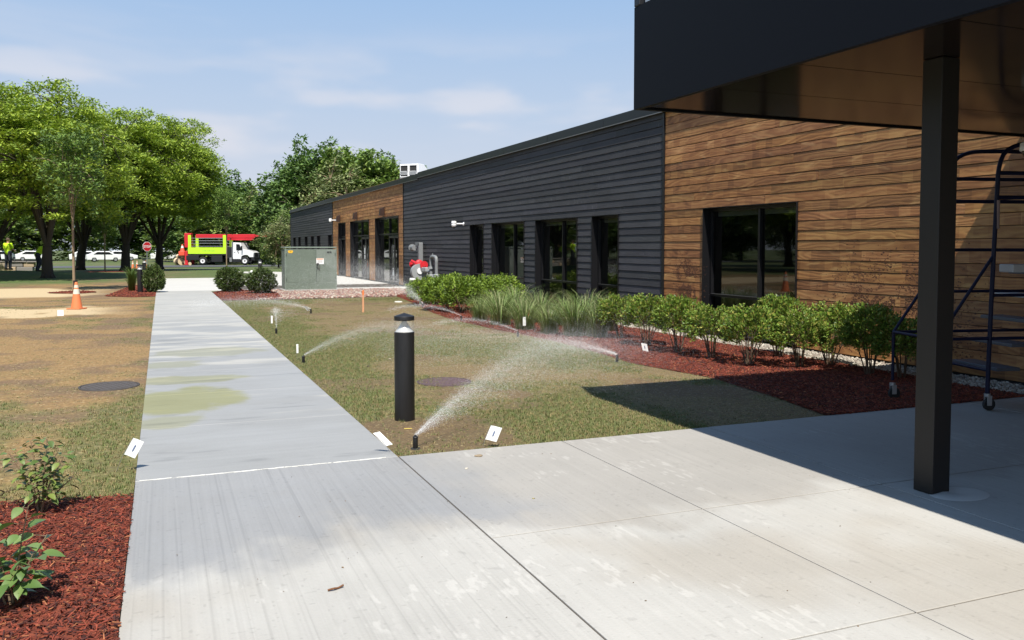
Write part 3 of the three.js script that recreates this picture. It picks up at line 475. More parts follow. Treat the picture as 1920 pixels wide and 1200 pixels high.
{ // rolling ladder
  const o = thing('rolling_ladder', 'blue tubular rolling ladder parked under the canopy beside the wood wall', 'ladder', [7.60, .02, -6.02], -.25);
  const blue = M(.006, .009, .035, .5, { specularIntensity: .5 }), r = .022;
  const W = .75, D = 1.5;
  for (const z of [0, -W]) mesh('front_post', tube([V(0, .16, z), V(.02, 1.2, z), V(.05, 2.2, z), V(.06, 2.4, z), V(.12, 2.56, z), V(.28, 2.64, z), V(.6, 2.66, z), V(1.1, 2.66, z)], r, 50, 10), blue, o);
  for (const z of [0, -W]) mesh('rear_post', bar(V(1.25, .16, z), V(1.12, 2.64, z), r, 10), blue, o);
  for (const z of [0, -W]) { mesh('brace', bar(V(.03, 1.55, z), V(-.55, .72, z), .016), blue, o); mesh('brace', bar(V(-.55, .72, z), V(-.55, .2, z), .016), blue, o); mesh('side_rail', [bar(V(-.55, .72, z), V(1.22, .72, z), .016), bar(V(.02, 1.15, z), V(1.2, 1.15, z), .016), bar(V(.03, 1.6, z), V(1.18, 1.6, z), .016), bar(V(.05, 2.12, z), V(1.15, 2.12, z), .02), bar(V(.05, 2.36, z), V(1.14, 2.36, z), .02)], blue, o); }
  for (const [x, y] of [[-.55, .72], [0, .4], [1.24, .3]]) mesh('cross_bar', bar(V(x, y, 0), V(x, y, -W), .016), blue, o);
  for (let k = 0; k < 6; k++) mesh('step', rbx(.26, .035, W - .06, .25 + k * .16, .4 + k * .24, -W / 2, .006), k === 3 ? M(.45, .46, .47, .5) : M(.08, .09, .11, .5), o);
  mesh('work_tray', rbx(.6, .08, .2, .42, 1.42, .06, .01), M(.42, .43, .45, .5), o);
  mesh('label_sleeve', cyl(.026, .026, .28, .052, 1.95, 0, 12), M(.3, .22, .22, .6), o);
  for (const [x, z] of [[0, 0], [0, -W], [1.25, 0], [1.25, -W], [-.55, 0], [-.55, -W]]) { const k = part('caster', o); mesh('wheel', new THREE.CylinderGeometry(.06, .06, .035, 20).rotateX(Math.PI / 2).translate(x + .02, .06, z), MAT.rubber, k); mesh('fork', [rbx(.05, .1, .008, x + .01, .1, z + .024, .002), rbx(.05, .1, .008, x + .01, .1, z - .024, .002), cyl(.03, .03, .03, x, .155, z, 12)], MAT.galv, k); }
}
// ================= plants =================
function quads(n, place) { // place(i) -> {p, u, v, c}: centre, half length axis, half width axis, colour
  const pos = new Float32Array(n * 12), col = new Float32Array(n * 12), nor = new Float32Array(n * 12), idx = []; let k = 0; const N = V(0, 0, 0);
  for (let i = 0; i < n; i++) { const q = place(i); if (!q) continue; const { p, u, v, c, nn } = q; N.copy(u).cross(v).normalize(); if (nn) N.add(nn).normalize();
    const pts = [[-1, 0], [.1, -1], [1, 0], [.1, 1]]; for (let j = 0; j < 4; j++) { const o = (k * 4 + j) * 3; pos[o] = p.x + u.x * pts[j][0] + v.x * pts[j][1]; pos[o + 1] = p.y + u.y * pts[j][0] + v.y * pts[j][1]; pos[o + 2] = p.z + u.z * pts[j][0] + v.z * pts[j][1]; nor[o] = N.x; nor[o + 1] = N.y; nor[o + 2] = N.z; col[o] = c[0]; col[o + 1] = c[1]; col[o + 2] = c[2]; }
    idx.push(k * 4, k * 4 + 1, k * 4 + 2, k * 4, k * 4 + 2, k * 4 + 3); k++; }
  const g = new THREE.BufferGeometry(); g.setAttribute('position', new THREE.BufferAttribute(pos.slice(0, k * 12), 3)); g.setAttribute('normal', new THREE.BufferAttribute(nor.slice(0, k * 12), 3)); g.setAttribute('color', new THREE.BufferAttribute(col.slice(0, k * 12), 3)); g.setIndex(idx); return g;
}
function gmesh(name, g, m, parent) { const o = new THREE.Mesh(g, m); o.name = parent ? name : numbered(name); (parent ?? scene).add(o); return o; }
const gauss = (r) => (r() + r() + r() - 1.5) * 1.1;
function limb(pts, r0, r1, n = 7) { const c = new THREE.CatmullRomCurve3(pts, false, 'centripetal'), S = Math.max(4, pts.length * 3), f = c.computeFrenetFrames(S), pos = [], idx = []; for (let i = 0; i <= S; i++) { const p = c.getPointAt(i / S), r = mix(r0, r1, i / S); for (let j = 0; j < n; j++) { const a = j / n * 6.2832, q = f.normals[i].clone().multiplyScalar(Math.cos(a) * r).addScaledVector(f.binormals[i], Math.sin(a) * r).add(p); pos.push(q.x, q.y, q.z); if (i) { const A = i * n + j, B = i * n + (j + 1) % n; idx.push(A - n, B, A, A - n, B - n, B); } } } const g = new THREE.BufferGeometry(); g.setAttribute('position', new THREE.Float32BufferAttribute(pos, 3)); g.setIndex(idx); g.computeVertexNormals(); const h = g.toNonIndexed(); h.setAttribute('uv', new THREE.Float32BufferAttribute(new Float32Array(h.attributes.position.count * 2), 2)); return h; }
// tree: H height, R crown radius, base height of crown, flat = layered
function treeGeo(seed, o) {
  const r = rng(seed), wood = [], cl = [], limbs = [];
  const lean = V((r() - .5) * o.R * .12, 0, (r() - .5) * o.R * .12), fork = o.fork ?? o.base;
  const trunkTop = V(lean.x, fork, lean.z); wood.push(limb([V(0, -.15, 0), V(lean.x * .3, fork * .5, lean.z * .3), trunkTop], o.tr * 1.15, o.tr * .85, 10));
  for (let k = 0; k < 10; k++) { const a = k / 10 * 6.283 + r(); wood.push(limb([V(Math.cos(a) * o.tr * .8, .25, Math.sin(a) * o.tr * .8), V(Math.cos(a) * o.tr * 1.5, -.05, Math.sin(a) * o.tr * 1.5)], o.tr * .3, o.tr * .12, 5)); }
  const cy = (o.base + o.H) / 2, ry = (o.H - o.base) / 2;
  const lob = (a, e) => 1 + (o.lump ?? .22) * (vn(a * 1.6 + seed, e * 2.2 + 9) - .5) * 2;
  for (let k = 0; k < o.limbs; k++) {
    const a = (k + r() * .7) / o.limbs * 6.283, e = mix(-.1, 1.25, Math.pow(r(), .8)), q = (o.reach ?? .62) + .25 * r();
    const end = V(Math.cos(a) * Math.cos(e) * o.R * q + lean.x, cy + Math.sin(e) * ry * q, Math.sin(a) * Math.cos(e) * o.R * q + lean.z);
    const mid = trunkTop.clone().lerp(end, .45).add(V((r() - .5) * .8, .5 + r() * .6, (r() - .5) * .8).multiplyScalar(o.R / 5));
    const pts = [trunkTop.clone().add(V(0, -.2, 0)), mid, end]; limbs.push(new THREE.CatmullRomCurve3(pts)); wood.push(limb(pts, o.tr * (.34 + .2 * r()), .03 * (o.lr ?? 1), 7));
  }
  for (let k = 0; k < o.clusters; k++) {
    const a = r() * 6.283, sn = mix(o.low ?? -.72, 1, Math.pow(r(), .85)), e = Math.asin(sn), q = Math.pow(mix(.16, 1, r()), 1 / 2.3) * lob(Math.cos(a) * 2 + Math.sin(a), e);
    const flatBase = sn < 0 ? .92 : 1; const p = V(Math.cos(a) * Math.cos(e) * o.R * q + lean.x, cy + sn * ry * q * flatBase, Math.sin(a) * Math.cos(e) * o.R * q + lean.z);
    cl.push(p);
    if (k % (o.twigs ?? 2) === 0) { const L = limbs[Math.floor(r() * limbs.length)]; let best = L, bd = 1e9, bt = .5; for (const c of limbs) for (const t of [.45, .7, .95]) { const d = c.getPoint(t).distanceTo(p); if (d < bd) { bd = d; best = c; bt = t; } } const s = best.getPoint(bt); wood.push(limb([s, s.clone().lerp(p, .5).add(V(0, .12 * bd, 0)), p], .028 * (o.lr ?? 1) + .012 * bd * (o.lr ?? 1), .009 * (o.lr ?? 1), 4)); }
  }
  const per = Math.round(o.leaves / cl.length), C = o.cols;
  const u = V(0, 0, 0), v = V(0, 0, 0);
  const leaves = quads(cl.length * per, (i) => {
    const c = cl[Math.floor(i / per)], s = o.cr * (.8 + .5 * hsh(Math.floor(i / per), 4)), p = V(c.x + gauss(r) * s, c.y + gauss(r) * s * o.flat - .12 * s, c.z + gauss(r) * s);
    const a = r() * 6.283, t = (r() - .5) * 1.3 - .25, L = o.leaf * (.6 + .7 * r());
    const uu = V(Math.cos(a) * Math.cos(t), Math.sin(t), Math.sin(a) * Math.cos(t)); const w = V(-Math.sin(a), (r() - .5) * 1.4, Math.cos(a)).normalize();
    const k = .7 + .6 * r(), q = C[Math.floor(r() * C.length)]; return { p, u: uu.multiplyScalar(L), v: w.multiplyScalar(L * o.wid), c: [q[0] * k, q[1] * k, q[2] * k] };
  });
  return { wood: flat(wood), leaves };
}
function makeTree(name, geo, bark, label, category, pos, turn, scale, group) { const t = thing(name, label, category, pos, turn, group); mesh('trunk', geo.wood, bark, t); gmesh('crown', geo.leaves, MAT.leaf, t); if (scale) t.scale.set(...scale); return t; }
const LOC = [[.33, .44, .04], [.27, .38, .035], [.40, .49, .05], [.21, .31, .033]];
const locust = [1, 2].map((s) => treeGeo(s * 31, { H: 11.6, R: 5.6, base: 1.75, fork: 1.9, tr: .3, limbs: 9, clusters: 580, leaves: 74000, cr: .62, flat: .42, leaf: .14, wid: .36, cols: LOC, lump: .25 }));
const BGC = [[.19, .29, .055], [.23, .33, .065], [.14, .23, .05], [.27, .35, .075]], BGD = [[.135, .23, .05], [.165, .27, .055], [.105, .185, .045]], BGP = [[.25, .30, .11], [.3, .34, .14], [.2, .25, .09]];
const bgA = treeGeo(401, { H: 12, R: 4.2, base: .1, fork: 2.2, tr: .22, limbs: 8, clusters: 320, leaves: 11500, cr: .62, flat: .8, leaf: .27, wid: .55, cols: BGC, low: -1, lump: .35, twigs: 4 });
const bgB = treeGeo(402, { H: 12, R: 3.8, base: .1, fork: 2.6, tr: .2, limbs: 8, clusters: 300, leaves: 11000, cr: .62, flat: .8, leaf: .27, wid: .55, cols: BGD, low: -1, lump: .4, twigs: 4 });
const bgP = treeGeo(403, { H: 12, R: 4, base: .6, fork: 2.6, tr: .2, limbs: 10, clusters: 240, leaves: 8500, cr: .6, flat: .8, leaf: .22, wid: .5, cols: BGP, low: -1, lump: .4, twigs: 1 });
// the big trees at left
const bigSpots = [[-5.25, -48, 0, 0, [.82, .82, .82], 'big spreading tree with a leaning forked trunk behind the two workers'], [-9.3, -60, 1, 1.2, [1, .92, 1], 'big spreading tree with a straight black trunk behind the stone wall'], [-2.35, -66, 0, 2.4, [.98, .97, .98], 'big spreading tree forking low beside the distant traffic cones'], [-.15, -70, 1, 4.0, [.9, 1.0, .9], 'rightmost big spreading tree, next to the red boom truck'], [-14.5, -55, 0, 3.3, [.9, .82, .9], 'big spreading tree at the left edge of the picture'], [-6.0, -76, 1, 5.2, [1.1, 1.1, 1.1], 'big spreading tree rising behind the others at left']];
const bigTrees = bigSpots.map(([x, z, v, a, s, label]) => { const t = makeTree('spreading_tree', locust[v], MAT.bark, label, 'tree', [x, land(x, z), z], a, s, 'big spreading trees on the rise'); return t; });
bigTrees[0].rotation.z = .03;
// trees outside the frame that the windows mirror
const mirrored = [5, 6].map((s) => treeGeo(s * 91, { H: 11, R: 5, base: 1.6, fork: 2, tr: .28, limbs: 8, clusters: 300, leaves: 10000, cr: .7, flat: .6, leaf: .3, wid: .5, cols: LOC, twigs: 5 }));
[[-22, -46], [-24, -31], [-30, -58], [-34, -38], [-38, -22], [-26, -16], [-42, -6]].forEach(([x, z], k) => makeTree('lawn_tree', mirrored[k % 2], MAT.bark, 'broad tree standing out on the lawn left of the view', 'tree', [x, land(x, z), z], k * 1.7, [1.15, .95 + .06 * (k % 3), 1.15], 'trees mirrored in the windows'));
// background trees
const NTH = ['first', 'second', 'third', 'fourth', 'fifth', 'sixth', 'seventh', 'eighth', 'ninth', 'tenth', 'eleventh', 'twelfth', 'thirteenth', 'fourteenth', 'fifteenth'];
const nth = (list, i, [l, g]) => [`${NTH[list.filter((q) => q < list[i]).length]} tree from the left ${l}`, g];
const rb = rng(77); let bgProto = {};
const bgTree = (kind, x, z, h, w, label, group) => { const g = { a: bgA, b: bgB, p: bgP }[kind], y = land(x, z), s = [w, h / 12, w]; if (!bgProto[kind]) return bgProto[kind] = makeTree('background_tree', g, kind === 'p' ? MAT.paleBark : MAT.bark, label, 'tree', [x, y, z], rb() * 6, s, group); return dup(bgProto[kind], [x, y, z], rb() * 6, s, label, group); };
const LA = ['in the treeline behind the boom truck', 'trees behind the boom truck'], LB = ['rising above the far roof line', 'trees above the roof'], LC = ['in the far tree belt beyond the road', 'trees beyond the road'];
[['a', 398, 112, 9.5, 1], ['b', 430, 124, 12.2, 1.1], ['a', 458, 128, 11.5, 1.1], ['p', 478, 122, 9.5, .9], ['a', 500, 130, 9.4, 1.1], ['b', 520, 120, 9.6, 1], ['a', 415, 135, 10, 1.2], ['p', 490, 136, 10, 1.2], ['b', 370, 130, 9.5, 1.1], ['a', 340, 134, 9, 1.1]].forEach(([k, px, Z, h, w], i, all) => { const d = rayDir(px, 463), s = Z / -d.z; bgTree(k, d.x * s, -Z, h, w, ...nth(all.map((q) => q[1]), i, LA)); });
[['b', 545, 108, 12.8, 1.0], ['b', 575, 104, 14.6, 1.0], ['p', 600, 106, 13.0, 1.1], ['b', 628, 110, 15.2, 1.05], ['a', 655, 104, 14.2, 1.1], ['p', 640, 98, 12, 1.1], ['a', 690, 100, 13.4, 1.1], ['b', 718, 104, 13.2, 1], ['a', 742, 100, 12.4, 1], ['a', 590, 116, 13, 1.2], ['b', 780, 104, 11.6, 1.1]].forEach(([k, px, Z, h, w], i, all) => { const d = rayDir(px, 463), s = Z / -d.z; bgTree(k, d.x * s, -Z, h, w, ...nth(all.map((q) => q[1]), i, LB)); });
for (let k = 0; k < 15; k++) { const x = -92 + k * 6.6 + (rb() - .5) * 3; bgTree(['a', 'b', 'a'][k % 3], x, -150 - rb() * 22, 8.5 + rb() * 3, 1.3 + .2 * rb(), `${NTH[k]} tree from the left ${LC[0]}`, LC[1]); }
for (let k = 0; k < 11; k++) { const x = -62 - rb() * 10, z = 8 - k * 13; bgTree(['b', 'a', 'p'][k % 3], x, z, 9 + rb() * 4, 1.5, 'leafy tree in the belt on the far left side of the lawn', 'tree belt mirrored in the windows'); }
{ // bushy thicket beside the far end of the building
  const th = (px, Z, h, w, kind, label) => { const d = rayDir(px, 463), s = Z / -d.z; bgTree(kind, d.x * s, -Z, h, w, label, 'thicket at the end of the building'); };
  th(530, 73, 4.4, .42, 'p', 'pale green bush leaning on the far corner of the building'); th(522, 86, 3.4, .34, 'a', 'bushy green shrub between the boom truck and the building'); th(505, 116, 3.4, .5, 'a', 'low green bush beyond the front of the boom truck'); th(542, 78, 5.2, .4, 'a', 'dark bush in the gap behind the transformer cabinet');
}
// young staked trees
const young = treeGeo(55, { H: 6.2, R: 1.35, base: 2.2, fork: 2.6, tr: .055, limbs: 7, clusters: 90, leaves: 5200, cr: .3, flat: .8, leaf: .085, wid: .5, cols: [[.15, .25, .04], [.19, .29, .045], [.11, .19, .033]], lump: .3, reach: .18, lr: .45 });
{
  let [x, z] = ground(139, 546); makeTree('young_tree', young, MAT.paleBark, 'slim young tree with a pale trunk behind the traffic cone', 'tree', [x, 0, z], .4, [.85, 1, .85], 'young planted trees');
  [x, z] = ground(425, 508, -.02); makeTree('young_tree', young, MAT.paleBark, 'slim young tree in front of the boom truck', 'tree', [x, land(x, z), z], 2, [.7, .95, .7], 'young planted trees');
  [x, z] = ground(197, 507, .1); makeTree('young_tree', young, MAT.paleBark, 'slim young tree in a mulch ring under the big trees', 'tree', [x, land(x, z), z], 3, [.8, .8, .8], 'young planted trees');
  const y0 = land(x, z); const m = mesh('mulch_ring', lathe([[0, .03], [1.1, .02], [1.4, -.02]], 20).translate(x, y0 + .02, z), mulchMat); m.userData.kind = 'structure'; m.userData.label = 'red mulch ring under the big trees';
}
// shrubs
function shrubGeo(seed, o) {
  const r = rng(seed), wood = [], tips = [];
  for (let k = 0; k < o.stems; k++) { const a = r() * 6.283, s = .35 + .6 * r(), p0 = V(Math.cos(a) * .04, -.03, Math.sin(a) * .04), p1 = V(Math.cos(a) * o.R * .35 * s, o.H * (.26 + .12 * r()), Math.sin(a) * o.R * .35 * s), p2 = V(Math.cos(a) * o.R * .72 * s, o.H * (.55 + .3 * r()), Math.sin(a) * o.R * .72 * s); wood.push(limb([p0, p1, p2], .011, .004, 5)); for (let j = 0; j < 3; j++) { const b = r() * 6.28, t = p1.clone().lerp(p2, r()); wood.push(limb([t, t.clone().add(V(Math.cos(b) * o.R * .18, o.H * .1, Math.sin(b) * o.R * .18)), t.clone().add(V(Math.cos(b) * o.R * .34, o.H * .17, Math.sin(b) * o.R * .34))], .005, .002, 4)); } }
  for (let k = 0; k < o.clusters; k++) { const a = r() * 6.283, sn = mix(o.low ?? -.55, 1, r()), c = Math.sqrt(1 - sn * sn), q = mix(.5, 1, Math.pow(r(), .45)) * (1 + .3 * (vn(Math.cos(a) * 2 + seed, Math.sin(a) * 2 + sn * 2) - .5)); tips.push(V(Math.cos(a) * c * o.R * q, o.cy + sn * (o.H - o.cy) * q, Math.sin(a) * c * o.R * q)); }
  const per = Math.round(o.leaves / o.clusters);
  const leaves = quads(o.clusters * per, (i) => { const t = tips[Math.floor(i / per)], p = V(t.x + gauss(r) * o.cr, t.y + gauss(r) * o.cr, t.z + gauss(r) * o.cr), out = V(t.x, t.y - o.cy * .6, t.z).normalize(), a = V(r() - .5, r() - .5, r() - .5).multiplyScalar(1.5).add(out).normalize(), w = V(r() - .5, r() - .5, r() - .5).cross(a).normalize(), L = o.leaf * (.55 + .8 * r()), C = o.cols[Math.floor(r() * o.cols.length)], k = .7 + .6 * r(); return { p, u: a.multiplyScalar(L), v: w.multiplyScalar(L * .5), c: [C[0] * k, C[1] * k, C[2] * k] }; });
  return { wood: flat(wood), leaves };
}
const SHC = [[.19, .29, .04], [.15, .245, .035], [.24, .33, .055], [.10, .175, .03], [.30, .28, .06]];
const shrubs = [11, 12, 13].map((s) => shrubGeo(s, { R: .43, H: .86, cy: .5, stems: 9, clusters: 150, leaves: 6800, cr: .05, leaf: .021, cols: SHC, low: -.5 }));
const shrubLow = [21, 22].map((s) => shrubGeo(s, { R: .62, H: .85, cy: .42, stems: 8, clusters: 150, leaves: 5200, cr: .075, leaf: .032, cols: [[.20, .30, .035], [.16, .25, .03], [.25, .34, .045], [.12, .19, .03]], low: -.6 }));
function shrub(geo, px, py, s, turn, label, group, name = 'shrub') { const [x, z] = ground(px, py), t = thing(name, label, 'shrub', [x, .014, z], turn, group); mesh('stems', geo.wood, MAT.twig, t); gmesh('foliage', geo.leaves, MAT.gloss, t); t.scale.set(...(Array.isArray(s) ? s : [s, s, s])); return t; }
const GF = 'shrubs in the mulch bed by the wood wall';
[[1163, 637, .98, 'leftmost shrub of the bed by the wood wall, next to the grasses'], [1212, 650, 1.0, 'second shrub from the grasses, before the black corner trim'], [1272, 664, .98, 'third shrub from the grasses, before the plain wood boards'], [1334, 674, .98, 'fourth shrub from the grasses, below the left side of the big window'], [1404, 687, .98, 'fifth shrub from the grasses, largest in front of the big window'], [1462, 672, 1.02, 'shrub set back below the right side of the big window'], [1499, 692, .98, 'dark shrub at the edge of the canopy shadow'], [1556, 688, 1.02, 'shrub half in the canopy shadow before a stained wood board wall'], [1632, 705, 1.0, 'shaded shrub just left of the canopy post'], [1690, 712, .95, 'shaded shrub half hidden by the canopy post']].forEach(([x, y, s, l], k) => shrub(shrubs[k % 3], x, y, [s, s * (1 + .06 * ((k * 7) % 3 - 1)), s], k * 2.1, l, GF));
const GB = 'shrubs below the dark windows';
[[800, 572, .9, 'misty shrub at the far end of the bed, before the gas meter'], [835, 582, 1.0, 'shrub right of the gas meter at the front of the bed'], [868, 587, 1.05, 'bright shrub left of the dark windows, front of the bed'], [905, 583, 1.0, 'bright shrub below the leftmost dark window'], [936, 577, 1.0, 'bright shrub below the second dark window'], [850, 572, 1.0, 'shrub set back against the charcoal wall near the gas meter']].forEach(([x, y, s, l], k) => shrub(shrubLow[k % 2], x, y, [s * 1.05, s, s * 1.05], k * 1.9, l, GB));
// clipped round bushes
const ball = shrubGeo(31, { R: .56, H: 1.12, cy: .54, stems: 8, clusters: 420, leaves: 12000, cr: .055, leaf: .035, cols: [[.08, .125, .03], [.10, .15, .035], [.055, .09, .024], [.13, .17, .045]], low: -.95 });
[[432, 548, [.94, .8, .94], 'clipped round bush beside the sidewalk, left of the pair by the cabinet'], [490, 551, [.92, .8, .92], 'clipped round bush nearest the green transformer cabinet'], [289, 549, [.68, .9, .68], 'clipped round bush left of the sidewalk by the far bollard']].forEach(([x, y, s, l], k) => shrub(ball, x, y, s, k * 2, l, 'clipped round bushes', 'round_bush'));
// ornamental grasses
function clumpGeo(seed, n, H, R, w, cols) { const r = rng(seed), pos = [], nor = [], col = [], idx = []; for (let b = 0; b < n; b++) { const a = r() * 6.283, q = Math.sqrt(r()) * R * .35, h = H * (.55 + .6 * r()), reach = R * (.25 + .95 * r()), S = 4, C = cols[Math.floor(r() * cols.length)], k = .7 + .6 * r(), base = pos.length / 3, side = a + 1.57; for (let i = 0; i <= S; i++) { const t = i / S, d = q + reach * t * t, y = h * (t * 1.25 - .4 * t * t * t), ww = w * (1 - t * .85); for (const s of [-1, 1]) { pos.push(Math.cos(a) * d + Math.cos(side) * ww * s, y, Math.sin(a) * d + Math.sin(side) * ww * s); nor.push(-Math.cos(a) * .7, .7, -Math.sin(a) * .7); col.push(C[0] * k, C[1] * k, C[2] * k); } if (i) { const o = base + i * 2; idx.push(o - 2, o - 1, o + 1, o - 2, o + 1, o); } } } const g = new THREE.BufferGeometry(); g.setAttribute('position', new THREE.Float32BufferAttribute(pos, 3)); g.setAttribute('normal', new THREE.Float32BufferAttribute(nor, 3)); g.setAttribute('color', new THREE.Float32BufferAttribute(col, 3)); g.setIndex(idx); return g; }
const GRC = [[.20, .29, .085], [.25, .34, .11], [.16, .25, .065], [.38, .38, .19]];
const clumps = [41, 42, 43].map((s) => clumpGeo(s, 380, .68, .56, .006, GRC));
const clumpPx = [[900, 603], [938, 611], [984, 620], [1030, 627], [1078, 632], [1118, 634], [925, 592], [968, 600], [1012, 606], [1056, 612], [1098, 618], [1140, 622]];
const ord = ['first', 'second', 'third', 'fourth', 'fifth', 'sixth'];
clumpPx.forEach(([x, y], k) => { const [gx, gz] = ground(x, y), o = gmesh('ornamental_grass', clumps[k % 3], MAT.leaf); tag(o, `${ord[k % 6]} ornamental grass clump from the left in the ${k < 6 ? 'front' : 'back'} row of the bed`, 'grass clump', 'arching grasses in the bed'); o.position.set(gx, .012, gz); o.rotation.y = k * 1.3; const s = 1 + .12 * ((k * 5) % 3 - 1); o.scale.set(s, s * (k < 6 ? 1 : 1.1), s); });
{ const [x, z] = ground(247, 547), o = gmesh('ornamental_grass', clumpGeo(47, 260, 1.0, .32, .012, [[.13, .21, .04], [.10, .17, .03]]), MAT.leaf); tag(o, 'tall green grass clump left of the far bollard', 'grass clump'); o.position.set(x, .012, z); }
// leaf with a fold and droop, long axis +x
function leafShape(L, W) { const pos = [], idx = [], N = 5; for (let i = 0; i <= N; i++) { const t = i / N, w = W * Math.pow(Math.sin(Math.PI * Math.min(1, .04 + t * .96)), .75) * (1 - .35 * t), y = -.25 * L * t * t; pos.push(L * t, y + w * .35, w, L * t, y, 0, L * t, y + w * .35, -w); if (i) { const a = i * 3; idx.push(a - 3, a - 2, a + 1, a - 3, a + 1, a, a - 2, a - 1, a + 2, a - 2, a + 2, a + 1); } } const g = new THREE.BufferGeometry(); g.setAttribute('position', new THREE.Float32BufferAttribute(pos, 3)); g.setIndex(idx); g.computeVertexNormals(); return g; }
function leafyPlant(px, py, o, label) {
  const [x, z] = ground(px, py), t = thing('young_shrub', label, 'shrub', [x, .015, z], 0, null), r = rng(o.seed), wood = [];
  const geos = [leafShape(o.L, o.L * .36), leafShape(o.L * .8, o.L * .3), leafShape(o.L * 1.15, o.L * .38)], mats = o.cols.map((c) => M(c[0], c[1], c[2], .5, { transmission: .3, thickness: 0, side: THREE.DoubleSide }));
  for (const [sx, sz, hx, hy, hz, n] of o.stems) {
    const pts = [V(sx, -.02, sz), V(mix(sx, hx, .35), hy * .45, mix(sz, hz, .35)), V(hx, hy, hz)], c = new THREE.CatmullRomCurve3(pts); wood.push(limb(pts, o.r, .002, 6));
    for (let k = 0; k < n; k++) { const u = o.from + (1 - o.from) * (k + r()) / n, p = c.getPoint(Math.min(1, u)), a = k * 2.4 + r(), q = .02 + .035 * r(), e = p.clone().add(V(Math.cos(a) * q, .012, -Math.sin(a) * q)); wood.push(limb([p, p.clone().lerp(e, .5), e], .0018, .001, 4)); const l = new THREE.Mesh(geos[Math.floor(r() * 3)], mats[Math.floor(r() * mats.length)]); l.name = 'leaf'; l.position.copy(e); l.rotation.set(0, a + (r() - .5), 0); l.rotateZ(.5 - r() * .9); l.rotateX((r() - .5) * .9); t.add(l); }
  }
  mesh('stems', wood, M(.22, .15, .09, .9), t); return t;
}
leafyPlant(76, 966, { seed: 8, L: .058, r: .008, from: .45, cols: [[.13, .2, .035], [.09, .15, .028], [.2, .26, .05]], stems: [[0, 0, -.16, .38, -.02, 30], [.01, .0, .05, .46, .03, 34], [0, .01, .14, .35, .05, 26], [0, -.01, -.05, .44, -.06, 30], [.01, 0, .2, .22, 0, 14], [-.01, 0, -.03, .2, .05, 16], [0, 0, .1, .38, -.06, 18], [0, .02, .06, .14, .07, 10]] }, 'small twiggy shrub at the back edge of the near mulch bed');
leafyPlant(26, 1138, { seed: 19, L: .088, r: .006, from: .3, cols: [[.13, .225, .05], [.10, .185, .04], [.17, .26, .07]], stems: [[0, 0, .07, .45, .0, 13], [-.01, 0, -.08, .34, .03, 13], [.01, .01, .09, .24, .05, 12], [0, 0, .14, .30, -.02, 10], [0, .01, .0, .14, .08, 9], [-.02, .02, -.12, .2, .05, 10]] }, 'young broad-leaved shrub in the near left corner of the mulch bed');
{ // bare twigs lying by the first shrub
  const t = thing('fallen_twig', 'thin bare twig on the dry grass beside the near shrub', 'twig', [-1.02, .012, -6.4]); mesh('stem', [tube([V(0, 0, 0), V(.05, .05, .1), V(.02, .12, .25)], .004, 12, 5), tube([V(.05, .05, .1), V(.12, .08, .16)], .0025, 6, 4)], MAT.twig, t);
}
// ================= objects =================
// bollard lights
const lensMat = new THREE.MeshPhysicalMaterial({ color: lin(.97, .97, .95), roughness: .03, transmission: .9, thickness: 0, ior: 1.5 });
function bollard(px, py, y, label) {
  const [x, z] = ground(px, py, y), o = thing('bollard_light', label, 'bollard light', [x, y + .005, z], 0, 'black bollard lights'), R = .095;
  const paint = textures(64, 64, (u, v) => { const f = vn(u * 60, v * 60), k = .8 + .5 * f; return [.011 * k, .011 * k, .012 * k]; });
  mesh('post', lathe([[0, -.05], [R, -.05], [R, .836], [R - .003, .842], [R - .02, .842], [0, .842]], 40), bollard.m ??= new THREE.MeshPhysicalMaterial({ ...paint, roughness: .5 }), o);
  mesh('lens', lathe([[R - .003, .843], [R - .003, .952]], 40), lensMat, o);
  mesh('reflector', lathe([[R - .006, .844], [R * .86, .85], [R * .68, .868], [R * .45, .905], [R * .26, .935], [R * .2, .951]], 40), M(.72, .72, .72, .35, { metalness: .35 }), o);
  mesh('cap', lathe([[0, .952], [R, .952], [R + .001, .957], [R + .001, .988], [R - .004, .993], [0, 1.022]], 40), bollard.m, o);
}
bollard(759, 788, 0, 'near black bollard light standing on the lawn by the sprinkler');
bollard(263, 549, 0, 'far black bollard light beside the clipped bush left of the sidewalk');
bollard(271, 523, 0, 'most distant black bollard light, peeping over the far left one');
bollard(488, 525, 0, 'black bollard light rising behind the clipped bush near the cabinet');

